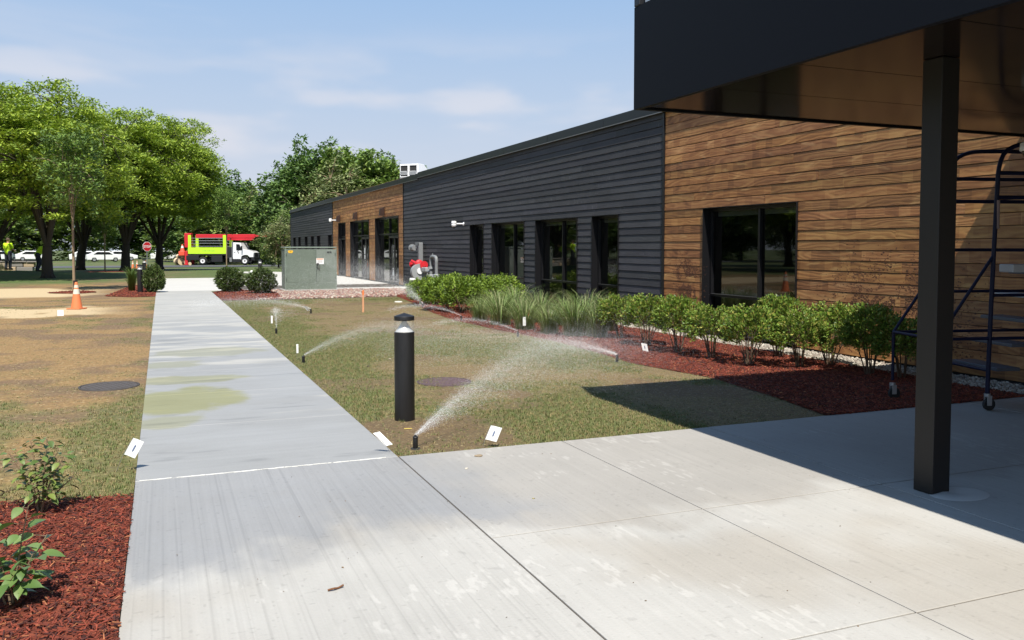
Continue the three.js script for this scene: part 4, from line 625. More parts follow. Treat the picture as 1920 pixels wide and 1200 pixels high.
// sprinkler heads and their sprays
const dropGeo = new THREE.OctahedronGeometry(1, 0), dropMat = M(.88, .9, .92, .5);
function sprinkler(px, py, o) {
  const [x, z] = ground(px, py), t = thing('sprinkler_head', o.label, 'sprinkler', [x, .008, z], 0, 'pop-up sprinkler heads'), k = o.k ?? 1, H = .10 * k, R = .021 * k;
  mesh('riser', lathe([[0, -.02], [R, -.02], [R, H * .86], [R * .92, H * .88], [R * 1.05, H * .9], [R * 1.05, H], [0, H + .004]], 20), MAT.black, t);
  mesh('flange', lathe([[R * 1.9, -.003], [R * 1.9, .004], [R * 1.1, .006], [R, .004]], 20), MAT.rubber, t);
  mesh('nozzle', rbx(R * .9, .012, R * .9, 0, H + .006, 0, .003), MAT.black, t);
  if (!o.n) return;
  const r = rng(px * 7 + py), reach = o.reach, v0 = 1;
  const s = scatter('water_spray', dropGeo, dropMat, o.n, (i, d) => {
    const edge = r() < (o.edge ?? .55), spread = edge ? (r() - .5) * .10 : 0, a = (edge ? o.a0 + spread + Math.pow(r(), 2.2) * .16 * Math.sign(o.a1 - o.a0) : mix(o.a0, o.a1, Math.pow(r(), 1.5)));
    const u = Math.pow(r(), o.bias ?? .8), el = o.el + gauss(r) * .05 * (edge ? 1 : 1.6), L = reach * (edge ? 1 : .75 + .3 * r());
    const dd = u * L, h = Math.tan(el) * dd * (1 - u * .92), j = (.004 + dd * .03) * (edge ? .8 : 2.2) * (o.fuzz ?? 1);
    const y = H + .02 + h + gauss(r) * j; if (y < .01) return false;
    d.position.set(x + Math.cos(a) * dd + gauss(r) * j, y, z - Math.sin(a) * dd + gauss(r) * j); const q = (o.size ?? .0016) * (.5 + 1.1 * r()); d.scale.set(q, q, q); d.rotation.set(r() * 3, r() * 3, 0);
  }, undefined, false);
  tag(s, o.spray, 'water spray', 'sprinkler sprays');
}
// azimuth a: 0 = towards the building (+x), pi/2 = away down the sidewalk
sprinkler(779, 843, { a0: .66, a1: .15, el: .40, reach: 4.6, n: 90000, edge: .3, bias: .85, size: .0009, fuzz: 1.5, label: 'nearest sprinkler head, beside the corner of the plaza', spray: 'wide water spray arching from the nearest sprinkler over the lawn' });
sprinkler(569, 682, { a0: .80, a1: .3, el: .25, reach: 3.4, n: 20000, edge: .5, size: .0011, fuzz: 1.5, label: 'sprinkler head on the lawn edge, second along the sidewalk', spray: 'thin water jet from the second sprinkler along the sidewalk' });
sprinkler(518, 627, { a0: 1.5, a1: .9, el: .62, reach: 1.5, n: 2200, edge: .6, size: .0018, label: 'sprinkler head on the lawn edge, third along the sidewalk', spray: 'faint upright mist from the third sprinkler along the sidewalk' });
sprinkler(583, 588, { a0: 2.75, a1: 2.1, el: .26, reach: 3.0, n: 16000, edge: .35, size: .0016, fuzz: 1.5, label: 'sprinkler head far out on the lawn by a tilted flag', spray: 'low mist from the far lawn sprinkler toward the round bushes' });
sprinkler(1157, 680, { a0: 2.72, a1: 3.6, el: .30, reach: 3.4, n: 64000, edge: .2, bias: .9, size: .0010, fuzz: 1.8, label: 'sprinkler head at the mulch edge before the near shrubs', spray: 'broad mist from the bed-edge sprinkler across the lawn' });
sprinkler(971, 633, { a0: 2.35, a1: 2.0, el: .34, reach: 1.8, n: 3500, edge: .7, size: .0017, label: 'sprinkler head at the mulch edge before the grasses', spray: 'thin jet from the sprinkler before the grasses' });
sprinkler(865, 602, { a0: 2.3, a1: 1.9, el: .34, reach: 2.0, n: 3500, edge: .7, size: .0019, label: 'sprinkler head at the mulch edge before the bright shrubs', spray: 'thin jet from the sprinkler before the bright shrubs' });
sprinkler(793, 577, { a0: 1.9, a1: 3.0, el: .62, reach: 4.6, n: 50000, edge: .15, size: .0019, fuzz: 2.6, label: 'sprinkler head at the far end of the mulch bed', spray: 'tall white mist in front of the nearest glazed doors' });

// marker flags
function flag(px, py, o) {
  const [x, z] = ground(px, py, 0), t = thing('marker_flag', o.label, 'marker flag', [x, .006, z], 0, 'white irrigation marker flags');
  const tip = V(o.dx, o.h, o.dz ?? 0), mid = tip.clone().multiplyScalar(.5).add(V(0, .01, 0)); mesh('wire', tube([V(0, -.03, 0), mid, tip], .0016, 10, 5), MAT.wire, t);
  const w = o.w, hh = o.hh, N = 6, pos = [], uv = [], idx = []; const dir = tip.clone().normalize();
  const across = V(Math.cos(o.yaw), o.droop ?? 0, -Math.sin(o.yaw)).normalize(), down = o.hang ? V(0, -1, 0) : dir.clone().negate();
  const nn = across.clone().cross(down).normalize();
  for (let i = 0; i <= N; i++) for (let j = 0; j <= 1; j++) { const s = i / N, p = tip.clone().addScaledVector(across, s * w).addScaledVector(down, j * hh).addScaledVector(nn, Math.sin(s * 5 + (o.ph ?? 0)) * .006 + s * s * .012); pos.push(p.x, p.y, p.z); uv.push(s, j); if (i && j) { const a = i * 2; idx.push(a - 2, a - 1, a + 1, a - 2, a + 1, a); } }
  const g = new THREE.BufferGeometry(); g.setAttribute('position', new THREE.Float32BufferAttribute(pos, 3)); g.setAttribute('uv', new THREE.Float32BufferAttribute(uv, 2)); g.setIndex(idx); g.computeVertexNormals(); gmesh('flag', g, MAT.paper, t);
  if (o.print) { const c = tip.clone().addScaledVector(across, w * .5).addScaledVector(down, hh * .5), gs = []; const R = new THREE.Matrix4().makeBasis(across, down.clone().negate(), nn.clone().negate()); for (const sgn of [1, -1]) gs.push(new THREE.BoxGeometry(w * .12, hh * .36, .0006).applyMatrix4(R).translate(c.x + nn.x * (.004 * sgn + .006), c.y + nn.y * (.004 * sgn + .006), c.z + nn.z * (.004 * sgn + .006))); mesh('print', gs, M(.12, .16, .28, .7), t); }
}
flag(215, 886, { dx: .13, h: .25, dz: .05, w: .085, hh: .14, yaw: -.5, droop: -.35, print: true, label: 'white marker flag leaning over the left edge of the sidewalk' });
flag(738, 852, { dx: -.16, h: .17, dz: -.03, w: .055, hh: .15, yaw: -.35, droop: .25, label: 'narrow white marker flag leaning over the sidewalk corner' });
flag(903, 842, { dx: .07, h: .19, dz: .03, w: .095, hh: .125, yaw: -.35, droop: -.25, print: true, label: 'white marker flag leaning at the plaza edge beside the nearest sprinkler' });
flag(557, 677, { dx: -.01, h: .24, w: .03, hh: .13, yaw: -.3, hang: true, label: 'upright white marker flag beside the second sprinkler' });
flag(509, 619, { dx: -.01, h: .28, w: .035, hh: .15, yaw: -.3, hang: true, label: 'upright white marker flag beside the third sprinkler' });
flag(582, 590, { dx: -.16, h: .2, w: .07, hh: .14, yaw: -.7, hang: false, label: 'tilted white marker flag beside the far lawn sprinkler' });
flag(981, 624, { dx: -.01, h: .30, w: .06, hh: .17, yaw: -.3, hang: true, label: 'white marker flag in front of the ornamental grasses' });
flag(1207, 668, { dx: -.05, h: .20, w: .09, hh: .12, yaw: -.5, droop: -.2, print: true, label: 'white marker flag in the mulch below the near shrubs' });
flag(785, 582, { dx: .02, h: .30, w: .08, hh: .17, yaw: .5, hang: true, label: 'white marker flag at the far end of the mulch bed' });
flag(106, 604, { dx: .02, h: .26, w: .13, hh: .13, yaw: -.3, hang: true, label: 'white marker flag on the sandy lawn below the traffic cone' });
flag(470, 522, { dx: .0, h: .42, w: .1, hh: .2, yaw: -.3, hang: true, label: 'small far white marker flag on the lawn before the boom truck' });
{ const [x, z] = ground(681, 586), o = thing('survey_stake', 'thin orange survey stake on the lawn before the transformer', 'stake', [x, 0, z]); mesh('stake', rbx(.045, .56, .02, 0, .26, 0, .004), M(.62, .30, .16, .8), o); mesh('painted_tip', rbx(.047, .12, .022, 0, .50, 0, .004), M(.72, .2, .06, .7), o); }
// valve and manhole lids
function lid(px, py, r, label, col) { const [x, z] = ground(px, py), o = thing('access_lid', label, 'lid', [x, .007, z], .4, 'round access lids'); mesh('rim', lathe([[r * .93, -.01], [r * .93, .014], [r, .014], [r, -.01]], 40), M(col[0] * .7, col[1] * .7, col[2] * .7, .8), o); mesh('cover', lathe([[0, .012], [r * .9, .011], [r * .92, 0]], 40), M(...col, .75), o); const gs = []; for (let i = -4; i <= 4; i++) for (let j = -4; j <= 4; j++) if (Math.hypot(i, j) < 4.3) gs.push(rbx(r * .1, .004, r * .1, i * r * .19, .0135, j * r * .19, .001)); mesh('tread', gs, M(col[0] * 1.15, col[1] * 1.15, col[2] * 1.15, .75), o); }
lid(205, 726, .33, 'dark grey round manhole lid in the dry lawn at left', [.075, .065, .06]);
lid(833, 718, .33, 'purplish brown round valve lid in the lawn behind the near bollard', [.11, .07, .075]);
{ const [x, z] = ground(747, 567), o = thing('access_lid', 'small pale round cap in the wet lawn near the mist', 'lid', [x, .007, z]); mesh('cover', lathe([[0, .03], [.1, .028], [.12, .01], [.12, -.01]], 24), M(.6, .58, .5, .8), o); }

// traffic cones
function cone(px, py, y, s, label, group) { const [x, z] = ground(px, py, y), o = thing('traffic_cone', label, 'traffic cone', [x, land(x, z) + .008, z], px, group); mesh('base', rbx(.36 * s, .03 * s, .36 * s, 0, .016 * s, 0, .01), M(.60, .17, .06, .7), o); mesh('cone', lathe([[.14, .03], [.035, .70], [.025, .715], [0, .715]].map(([a, b]) => [a * s, b * s]), 28), M(.68, .19, .07, .65), o); mesh('reflective_band', lathe([[.083, .40], [.0625, .53]].map(([a, b]) => [a * s + .002, b * s]), 28), M(.62, .60, .5, .5), o); mesh('reflective_band', lathe([[.057, .565], [.045, .64]].map(([a, b]) => [a * s + .002, b * s]), 28), M(.62, .55, .45, .5), o); }
cone(144, 580, 0, 1, 'faded orange traffic cone on the sandy patch of lawn');
for (const [px, l] of [[249, 'leftmost of three distant traffic cones under the trees'], [257, 'middle of three distant traffic cones under the trees'], [273, 'rightmost of three distant traffic cones under the trees']]) cone(px, 495.5, -.05, 1.05, l, 'distant traffic cones');
{ const [x, z] = ground(133, 548), o = thing('tree_guard', 'short black guard tube at the foot of the young tree', 'tree guard', [x + .16, 0, z + .1]); mesh('tube', lathe([[.07, -.02], [.07, .42], [.06, .42], [.06, -.02]], 20), MAT.black, o); mesh('collar', lathe([[.07, .40], [.078, .405], [.078, .425], [.07, .43]], 20), MAT.rubber, o); }

// transformer cabinet
{
  const o = thing('transformer_cabinet', 'olive green pad-mounted transformer cabinet with stickers on its doors', 'cabinet', [5.13, .02, -32.1], .02), W = 1.86, H = 1.58, D = 1.0;
  const mk = (wet) => new THREE.MeshPhysicalMaterial({ ...textures(256, 256, (u, v) => { const n = fbm(u * 6, v * 5, 4), st = ss(.5, .72, vn(u * 26, v * 2.2) * .6 + vn(u * 60, v * 4) * .4) * ss(.2, .5, .62 - v), p = wet * Math.max(ss(.4, .52, v - .25 + .35 * (n - .5) + .25 * u), st * .6), d = wet * ss(.58, .75, vn(u * 34 + 7, v * 1.6)) * ss(.1, .4, .7 - v); return mix3(mix3([.145, .18, .14], [.225, .26, .225], p * .75), [.085, .11, .085], d * .6).map((c) => c * (.92 + .16 * n)); }), roughness: .5 });
  const green = mk(0), wetGreen = mk(1);
  mesh('concrete_pad', rbx(W + .16, .1, D + .14, 0, .012, -D / 2, .01), M(.35, .33, .3, .9), o);
  mesh('tank', [rbx(W - .02, H - .12, D - .06, 0, H / 2 + .02, -D / 2 - .03, .012)], green, o);
  mesh('lid', rbx(W + .03, .05, D + .03, 0, H + .03, -D / 2, .012), M(.19, .235, .19, .5), o);
  const dw = W * .60;
  mesh('door', rbx(dw - .01, H - .36, .035, -W / 2 + dw / 2, .30 + (H - .36) / 2 + .02, .005, .008), green, o);
  mesh('door', rbx(W - dw - .012, H - .36, .035, W / 2 - (W - dw) / 2, .30 + (H - .36) / 2 + .02, .003, .008), wetGreen, o);
  mesh('door_flange', [rbx(.03, H - .1, .05, -W / 2 - .006, H / 2 + .04, -.005, .006), rbx(.03, H - .1, .05, W / 2 + .006, H / 2 + .04, -.005, .006)], M(.20, .245, .2, .5), o);
  mesh('sill', [rbx(W - .02, .25, .04, 0, .19, .004, .008)], green, o);
  for (const [x, y] of [[-W / 2 + .035, 1.35], [-W / 2 + .035, .45], [W / 2 - .035, 1.35], [W / 2 - .035, .45]]) mesh('hinge', cyl(.016, .016, .09, x, y, .03, 12), M(.08, .10, .08, .5), o);
  const hs = part('latch', o); mesh('handle', [rbx(.03, .2, .03, .22, .94, .045, .006), rbx(.09, .035, .03, .245, 1.01, .045, .006)], M(.03, .035, .03, .5), hs); mesh('padlock', [rbx(.045, .06, .025, .285, .82, .05, .008), tube([V(.27, .85, .05), V(.272, .9, .05), V(.298, .9, .05), V(.3, .85, .05)], .006, 12, 6)], M(.06, .05, .04, .4, { metalness: .5 }), hs);
  const yl = part('warning_sticker', o); const ys = new THREE.Shape([[-.085, .04], [.085, .04], [.09, -.01], [.06, -.055], [-.06, -.055], [-.09, -.01]].map((p) => new THREE.Vector2(...p))); mesh('plate', new THREE.ExtrudeGeometry(ys, { depth: .003, bevelEnabled: false }).translate(-.745, 1.46, .024), M(.85, .48, .03, .6), yl); mesh('print', bx(.06, .014, .002, -.745, 1.455, .0285), M(.03, .02, .02, .7), yl);
  const wl = part('warning_label', o); mesh('plate', bx(.28, .22, .003, .33, 1.10, .0235), MAT.paper, wl); mesh('header', [bx(.24, .035, .002, .33, 1.18, .0265)], M(.75, .3, .1, .7), wl); mesh('print', [0, 1, 2, 3].map((k) => bx(.2 - .03 * (k % 2), .007, .002, .33, 1.13 - k * .025, .0265)), M(.35, .3, .28, .8), wl);
  const ip = part('number_plate', o); for (let k = 0; k < 4; k++) mesh('plate', rbx(.038, .07, .003, .61 + k * .043, 1.43, .024, .001), M(.03, .035, .035, .6), ip);
}
// ---------- boom truck ----------
{
  const [xr, zr] = ground(350, 497, -.48), [xf, zf] = ground(481, 497, -.48), x = (xr + xf) / 2, z = (zr + zf) / 2, L = Math.hypot(xf - xr, zf - zr);
  const t = thing('boom_truck', 'white cab boom truck with lime green bed sides and a red folded crane', 'truck', [x, land(x, z) + .05, z], Math.atan2(-(zf - zr), xf - xr)); t.scale.setScalar(L / 8.3);
  const ext = (pts, d, m, name, zc = 0, parent = t, bev = .03) => mesh(name, new THREE.ExtrudeGeometry(new THREE.Shape(pts.map((p) => new THREE.Vector2(...p))), { depth: d - 2 * bev, bevelEnabled: true, bevelSize: bev, bevelThickness: bev, bevelSegments: 2 }).translate(0, 0, zc - d / 2 + bev), m, parent);
  const wp = M(.8, .8, .8, .3, { clearcoat: .6 }), blk = M(.015, .015, .017, .5);
  ext([[1.75, .62], [2.62, .62], [2.72, 1.05], [3.05, 1.2], [3.45, 1.2], [3.7, .95], [4.1, .95], [4.14, 1.4], [3.9, 1.62], [2.95, 1.8], [2.62, 2.58], [1.8, 2.62]], 2.3, wp, 'cab');
  ext([[2.15, 1.75], [2.8, 1.75], [2.52, 2.42], [2.15, 2.44]], 2.36, MAT.glassDark, 'side_window', 0, t, .01);
  ext([[2.90, 1.84], [2.93, 1.86], [2.66, 2.48], [2.62, 2.46]], 1.9, MAT.glassDark, 'windshield', 0, t, .005);
  mesh('grille', rbx(.06, .5, 1.4, 4.16, 1.2, 0, .02), blk, t); mesh('bumper', rbx(.35, .38, 2.35, 4.05, .72, 0, .05), blk, t); mesh('side_step', [rbx(.95, .4, .3, 2.15, .52, 1.05, .04), rbx(.95, .4, .3, 2.15, .52, -1.05, .04)], blk, t);
  for (const s of [1, -1]) { mesh('headlight', rbx(.12, .14, .3, 4.1, 1.22, s * .92, .03), M(.6, .6, .62, .1), t); const m = part('side_mirror', t); mesh('housing', rbx(.12, .5, .26, 2.85, 2.0, s * 1.4, .04), blk, m); mesh('arm', bar(V(2.8, 2.1, s * 1.15), V(2.85, 2.1, s * 1.35), .02), blk, m); mesh('door_handle', rbx(.14, .05, .03, 1.95, 1.5, s * 1.165, .01), blk, t); mesh('door_emblem', [rbx(.14, .1, .01, 2.3, 1.55, s * 1.158, .004), rbx(.07, .22, .01, 2.42, 1.42, s * 1.158, .004), rbx(.2, .05, .01, 2.36, 1.68, s * 1.158, .004)], M(.08, .08, .08, .7), t); }
  mesh('chassis', [rbx(7.4, .25, .9, .1, .75, 0, .03)], blk, t);
  mesh('tool_box', [rbx(1.3, .75, .5, -.15, .72, .95, .04), rbx(.7, 1.35, 2.2, 1.15, 1.45, 0, .04), rbx(1.5, .55, .5, -3.0, .85, .95, .04), rbx(1.3, .75, .5, -.15, .72, -.95, .04)], blk, t);
  mesh('exhaust_stack', [bar(V(1.62, .9, 1.0), V(1.62, 2.75, 1.0), .08, 14), rbx(.3, .5, .3, 1.45, .6, 1.0, .05)], M(.4, .4, .4, .35, { metalness: .7 }), t);
  const wheel = (wx, wz) => { const w = part('wheel', t); const R = .5; mesh('tyre', new THREE.TorusGeometry(R - .13, .13, 14, 32).scale(1, 1, 1.15).translate(wx, R, wz), MAT.rubber, w); mesh('rim', [new THREE.CylinderGeometry(.27, .3, .12, 26).rotateX(Math.PI / 2).translate(wx, R, wz), new THREE.TorusGeometry(.27, .04, 8, 26).translate(wx, R, wz + .06)], M(.75, .75, .75, .4), w); mesh('hub', new THREE.CylinderGeometry(.09, .11, .2, 16).rotateX(Math.PI / 2).translate(wx, R, wz), M(.12, .1, .1, .6), w); };
  for (const s of [1, -1]) { wheel(3.1, s * 1.0); wheel(-1.85, s * 1.0); }
  // bed with lime panels and rails
  mesh('bed_floor', rbx(4.6, .14, 2.4, -1.25, 1.22, 0, .02), blk, t);
  for (const s of [1, -1]) { const zc = s * 1.2; const p = part('side_panel', t); mesh('panel', rbx(4.5, .75, .06, -1.25, 1.68, zc, .02), MAT.lime, p); mesh('post', [rbx(.36, 1.5, .07, -3.3, 2.75, zc, .02)], MAT.lime, p); mesh('post', [rbx(.36, 1.5, .07, .8, 2.75, zc, .02)], MAT.lime, p); for (const y of [2.2, 2.55, 2.85, 3.15]) mesh('rail', rbx(3.7, .05, .04, -1.25, y, zc, .01), MAT.galv, p); mesh('lettering', [0, 1, 2, 3, 4, 5, 6, 7, 8, 9].map((k) => bx(.11, .05 + .02 * (k % 3), .004, -1.75 + k * .15, 1.66, zc + s * .033)), M(.2, .3, .05, .7), p); }
  // crane
  const cr = part('crane', t); mesh('boom', [rbx(7.0, .44, .42, .55, 3.4, 0, .04), rbx(3.2, .3, .34, 2.3, 3.06, 0, .03)], MAT.red, cr); mesh('boom_tip', [rbx(2.2, .22, .3, 5.0, 3.42, 0, .03), bar(V(6.1, 3.4, 0), V(6.4, 2.2, 0), .1), rbx(1.5, .26, .3, 5.8, 2.05, 0, .04)], M(.42, .03, .03, .5), cr); mesh('boom_head', rbx(.5, .12, .25, 6.0, 3.5, 0, .03), M(.7, .68, .6, .6), cr); mesh('turret', [rbx(.8, 1.7, .7, -3.85, 2.9, 0, .05), cyl(.42, .42, .3, -3.85, 1.5, 0, 22)], MAT.red, cr);
  mesh('boom_rest', [bar(V(1.2, 2.1, .3), V(1.2, 3.2, .2), .05), bar(V(1.2, 2.1, -.3), V(1.2, 3.2, -.2), .05)], blk, t);
  mesh('outrigger', [rbx(.34, 1.6, .34, -3.75, .85, 1.0, .03), rbx(.6, .06, .5, -3.75, .05, 1.0, .02)], MAT.red, t); mesh('outrigger', [rbx(.34, 1.6, .34, -3.75, .85, -1.0, .03), rbx(.6, .06, .5, -3.75, .05, -1.0, .02)], MAT.red, t);
  mesh('rear_cone', [lathe([[.3, 1.55], [.14, 2.05], [.08, 2.4], [0, 2.45]], 20).translate(-4.35, 0, .7), rbx(.7, .5, .7, -4.35, 1.35, .7, .05)], M(.7, .09, .04, .6), t); mesh('cone_band', lathe([[.16, 2.0], [.1, 2.28]], 20).translate(-4.35, 0, .7), MAT.reflective, t);
}
{ // cut logs behind the truck
  const [x, z] = ground(343, 497, -.48); for (let k = 0; k < 4; k++) { const o = thing('cut_log', ['largest pale cut log end behind the boom truck', 'small pale cut log lying behind the boom truck', 'thin pale log at the foot of the log pile behind the truck', 'topmost pale cut log behind the boom truck'][k], 'log', [x - .4 + [0, .55, .9, .1][k], land(x, z) + [.45, .32, .2, 1.05][k], z + [0, .5, .9, .1][k]], .4, 'cut logs'), r = [.45, .3, .2, .25][k]; mesh('bark', new THREE.CylinderGeometry(r, r * .92, 1.2, 18, 1, true).rotateX(Math.PI / 2), MAT.twig, o); mesh('cut_end', [new THREE.CylinderGeometry(r * .95, r * .95, 1.21, 18).rotateX(Math.PI / 2)], M(.72, .56, .36, .9), o); }
}
// ---------- distant parked cars, stop sign, low wall ----------
function car(px, py, y, turn, label) {
  const [x, z] = ground(px, py, y), t = thing('parked_car', label, 'car', [x, land(x, z) + .035, z], turn, 'parked cars beyond the road'), body = M(.8, .8, .8, .3, { clearcoat: .5 });
  const ext = (pts, d, m, name, bev) => mesh(name, new THREE.ExtrudeGeometry(new THREE.Shape(pts.map((p) => new THREE.Vector2(...p))), { depth: d - 2 * bev, bevelEnabled: true, bevelSize: bev, bevelThickness: bev, bevelSegments: 2 }).translate(0, 0, -d / 2 + bev), m, t);
  ext([[-2.2, .35], [-1.75, .35], [-1.6, .62], [-1.15, .62], [-1.0, .35], [1.0, .35], [1.15, .62], [1.6, .62], [1.75, .35], [2.2, .4], [2.22, .75], [1.3, .98], [.6, 1.42], [-1.0, 1.46], [-1.9, 1.05], [-2.25, .95]], 1.75, body, 'body', .08);
  ext([[-1.45, 1.06], [1.0, 1.05], [.52, 1.37], [-.95, 1.4]], 1.79, MAT.glassDark, 'side_window', .01);
  for (const wx of [-1.37, 1.37]) for (const s of [1, -1]) { const w = part('wheel', t); mesh('tyre', new THREE.TorusGeometry(.24, .09, 10, 22).translate(wx, .33, s * .8), MAT.rubber, w); mesh('rim', new THREE.CylinderGeometry(.2, .2, .1, 18).rotateX(Math.PI / 2).translate(wx, .33, s * .82), MAT.galv, w); }
  for (const s of [1, -1]) { mesh('headlight', rbx(.1, .12, .3, 2.15, .72, s * .6, .03), M(.6, .6, .6, .1), t); mesh('tail_light', rbx(.1, .12, .3, -2.2, .85, s * .6, .03), M(.3, .02, .02, .2), t); }
}
[[163, 490, 'white parked car seen left of the staked young tree'], [196, 491, 'white parked car directly behind the staked young tree'], [228, 489, 'white parked car seen between the big trunks'], [62, 489.5, 'white parked car behind the second worker'], [312, 488.5, 'white parked car alone beyond the road, left of the boom truck'], [8, 489.5, 'white parked car at the left edge behind the first worker']].forEach(([x, y, l], k) => car(x, y, -.48, .05 + .1 * (k % 2), l));
{ // stop sign
  const [x, z] = ground(276, 493, -.3), t = thing('stop_sign', 'red octagonal stop sign on a post beyond the big trees', 'sign', [x, land(x, z) - .25, z], .6); mesh('post', rbx(.09, 2.7, .06, 0, 1.35, 0, .01), MAT.galv, t);
  const oct = (r, d) => new THREE.CylinderGeometry(r, r, d, 8).rotateY(Math.PI / 8).rotateX(Math.PI / 2); mesh('border', oct(.62, .02).translate(0, 2.45, .045), MAT.white, t); mesh('face', oct(.57, .02).translate(0, 2.45, .052), MAT.red, t);
  const font = await new FontLoader().loadAsync('fonts/droid/droid_sans_bold.typeface.json'); const g = new TextGeometry('STOP', { font, size: .3, depth: .006, curveSegments: 3 }); g.computeBoundingBox(); g.translate(-g.boundingBox.max.x / 2, 2.30, .063); mesh('lettering', g, MAT.white, t);
}
{ // low stone wall behind the workers
  const w = thing('stone_wall', 'low wall of rough grey and tan stone blocks behind the workers', 'wall', [0, 0, 0]), r = rng(8), mats = [[.27, .24, .21], [.34, .28, .21], [.22, .205, .19], [.40, .31, .21]].map((c) => M(...c, .95));
  const [xa, za] = [-14.5, -57.6], [xb, zb] = [-7.0, -56.6], L = Math.hypot(xb - xa, zb - za), ux = (xb - xa) / L, uz = (zb - za) / L;
  for (let c = 0; c < 2; c++) { let s = -r() * .3; while (s < L) { const bl = .45 + r() * .5, bh = .26 + .03 * r(), cx = xa + ux * (s + bl / 2), cz = za + uz * (s + bl / 2), g = rbx(bl - .025, bh, .42, 0, 0, 0, .04); const m = mesh('stone', g, mats[Math.floor(r() * 4)], w); m.position.set(cx, land(cx, cz) + .1 + c * .275, cz + (r() - .5) * .05); m.rotation.y = Math.atan2(-uz, ux) + (r() - .5) * .06; s += bl; } }
  let s = -.2; while (s < L) { const bl = .7 + r() * .4, cx = xa + ux * (s + bl / 2), cz = za + uz * (s + bl / 2), m = mesh('cap_stone', rbx(bl - .02, .07, .52, 0, 0, 0, .015), mats[2], w); m.position.set(cx, land(cx, cz) + .555, cz); m.rotation.y = Math.atan2(-uz, ux); s += bl; }
}
// ---------- workers ----------
function sdfMesh(bones, res, smooth = .025) { // bones: [ax,ay,az, bx,by,bz, r0, r1]
  let lo = [9, 9, 9], hi = [-9, -9, -9]; for (const b of bones) for (const [k, r] of [[0, b[6]], [3, b[7]]]) for (let i = 0; i < 3; i++) { lo[i] = Math.min(lo[i], b[k + i] - r); hi[i] = Math.max(hi[i], b[k + i] + r); }
  const c = lo.map((v, i) => (v + hi[i]) / 2), half = Math.max(...lo.map((v, i) => (hi[i] - v) / 2)) * 1.12 + .01;
  const mc = new MarchingCubes(res, MAT.white, false, false, 60000); mc.isolation = 0; const N = res, hf = N / 2;
  for (let k = 0; k < N; k++) for (let j = 0; j < N; j++) for (let i = 0; i < N; i++) {
    const x = c[0] + (i - hf) / hf * half, y = c[1] + (j - hf) / hf * half, z = c[2] + (k - hf) / hf * half; let d = 9;
    for (const b of bones) { const ex = b[3] - b[0], ey = b[4] - b[1], ez = b[5] - b[2], L = ex * ex + ey * ey + ez * ez + 1e-9, t = Math.min(1, Math.max(0, ((x - b[0]) * ex + (y - b[1]) * ey + (z - b[2]) * ez) / L)), q = Math.hypot(x - b[0] - ex * t, y - b[1] - ey * t, z - b[2] - ez * t) - (b[6] + (b[7] - b[6]) * t), h = Math.max(smooth - Math.abs(d - q), 0) / smooth; d = Math.min(d, q) - h * h * smooth * .25; }
    mc.field[i + j * N + k * N * N] = -d;
  }
  mc.update(); const n = mc.count * 3 ? mc.count : 0, g = new THREE.BufferGeometry(); g.setAttribute('position', new THREE.Float32BufferAttribute(mc.positionArray.slice(0, n * 3), 3)); g.setAttribute('normal', new THREE.Float32BufferAttribute(mc.normalArray.slice(0, n * 3), 3)); g.scale(half, half, half); g.translate(...c); return g;
}
function hand(at, dir, side) { // palm and five bent fingers, from the wrist
  const b = [], R = .0085, d = V(...dir).normalize(), up = V(0, 0, 1).addScaledVector(d, -d.z).normalize(), lat = d.clone().cross(up), P = (f, l, n) => V(...at).addScaledVector(d, f).addScaledVector(lat, l).addScaledVector(up, n), add = (p, q, r0, r1) => b.push([p.x, p.y, p.z, q.x, q.y, q.z, r0, r1]);
  for (let k = -1; k <= 1; k++) add(P(0, k * .012, 0), P(.085, k * .025, 0), .018, .014);
  [[-.033, .066], [-.011, .078], [.012, .074], [.033, .058]].forEach(([l, n]) => { add(P(.085, l, 0), P(.085 + n * .5, l * 1.05, .006), R + .001, R); add(P(.085 + n * .5, l * 1.05, .006), P(.085 + n * .9, l * 1.05, .03), R, R - .002); });
  add(P(.03, side * -.03, 0), P(.065, side * -.055, .01), .012, .010); add(P(.065, side * -.055, .01), P(.095, side * -.058, .022), .0095, .008);
  return sdfMesh(b, 56, .008);
}
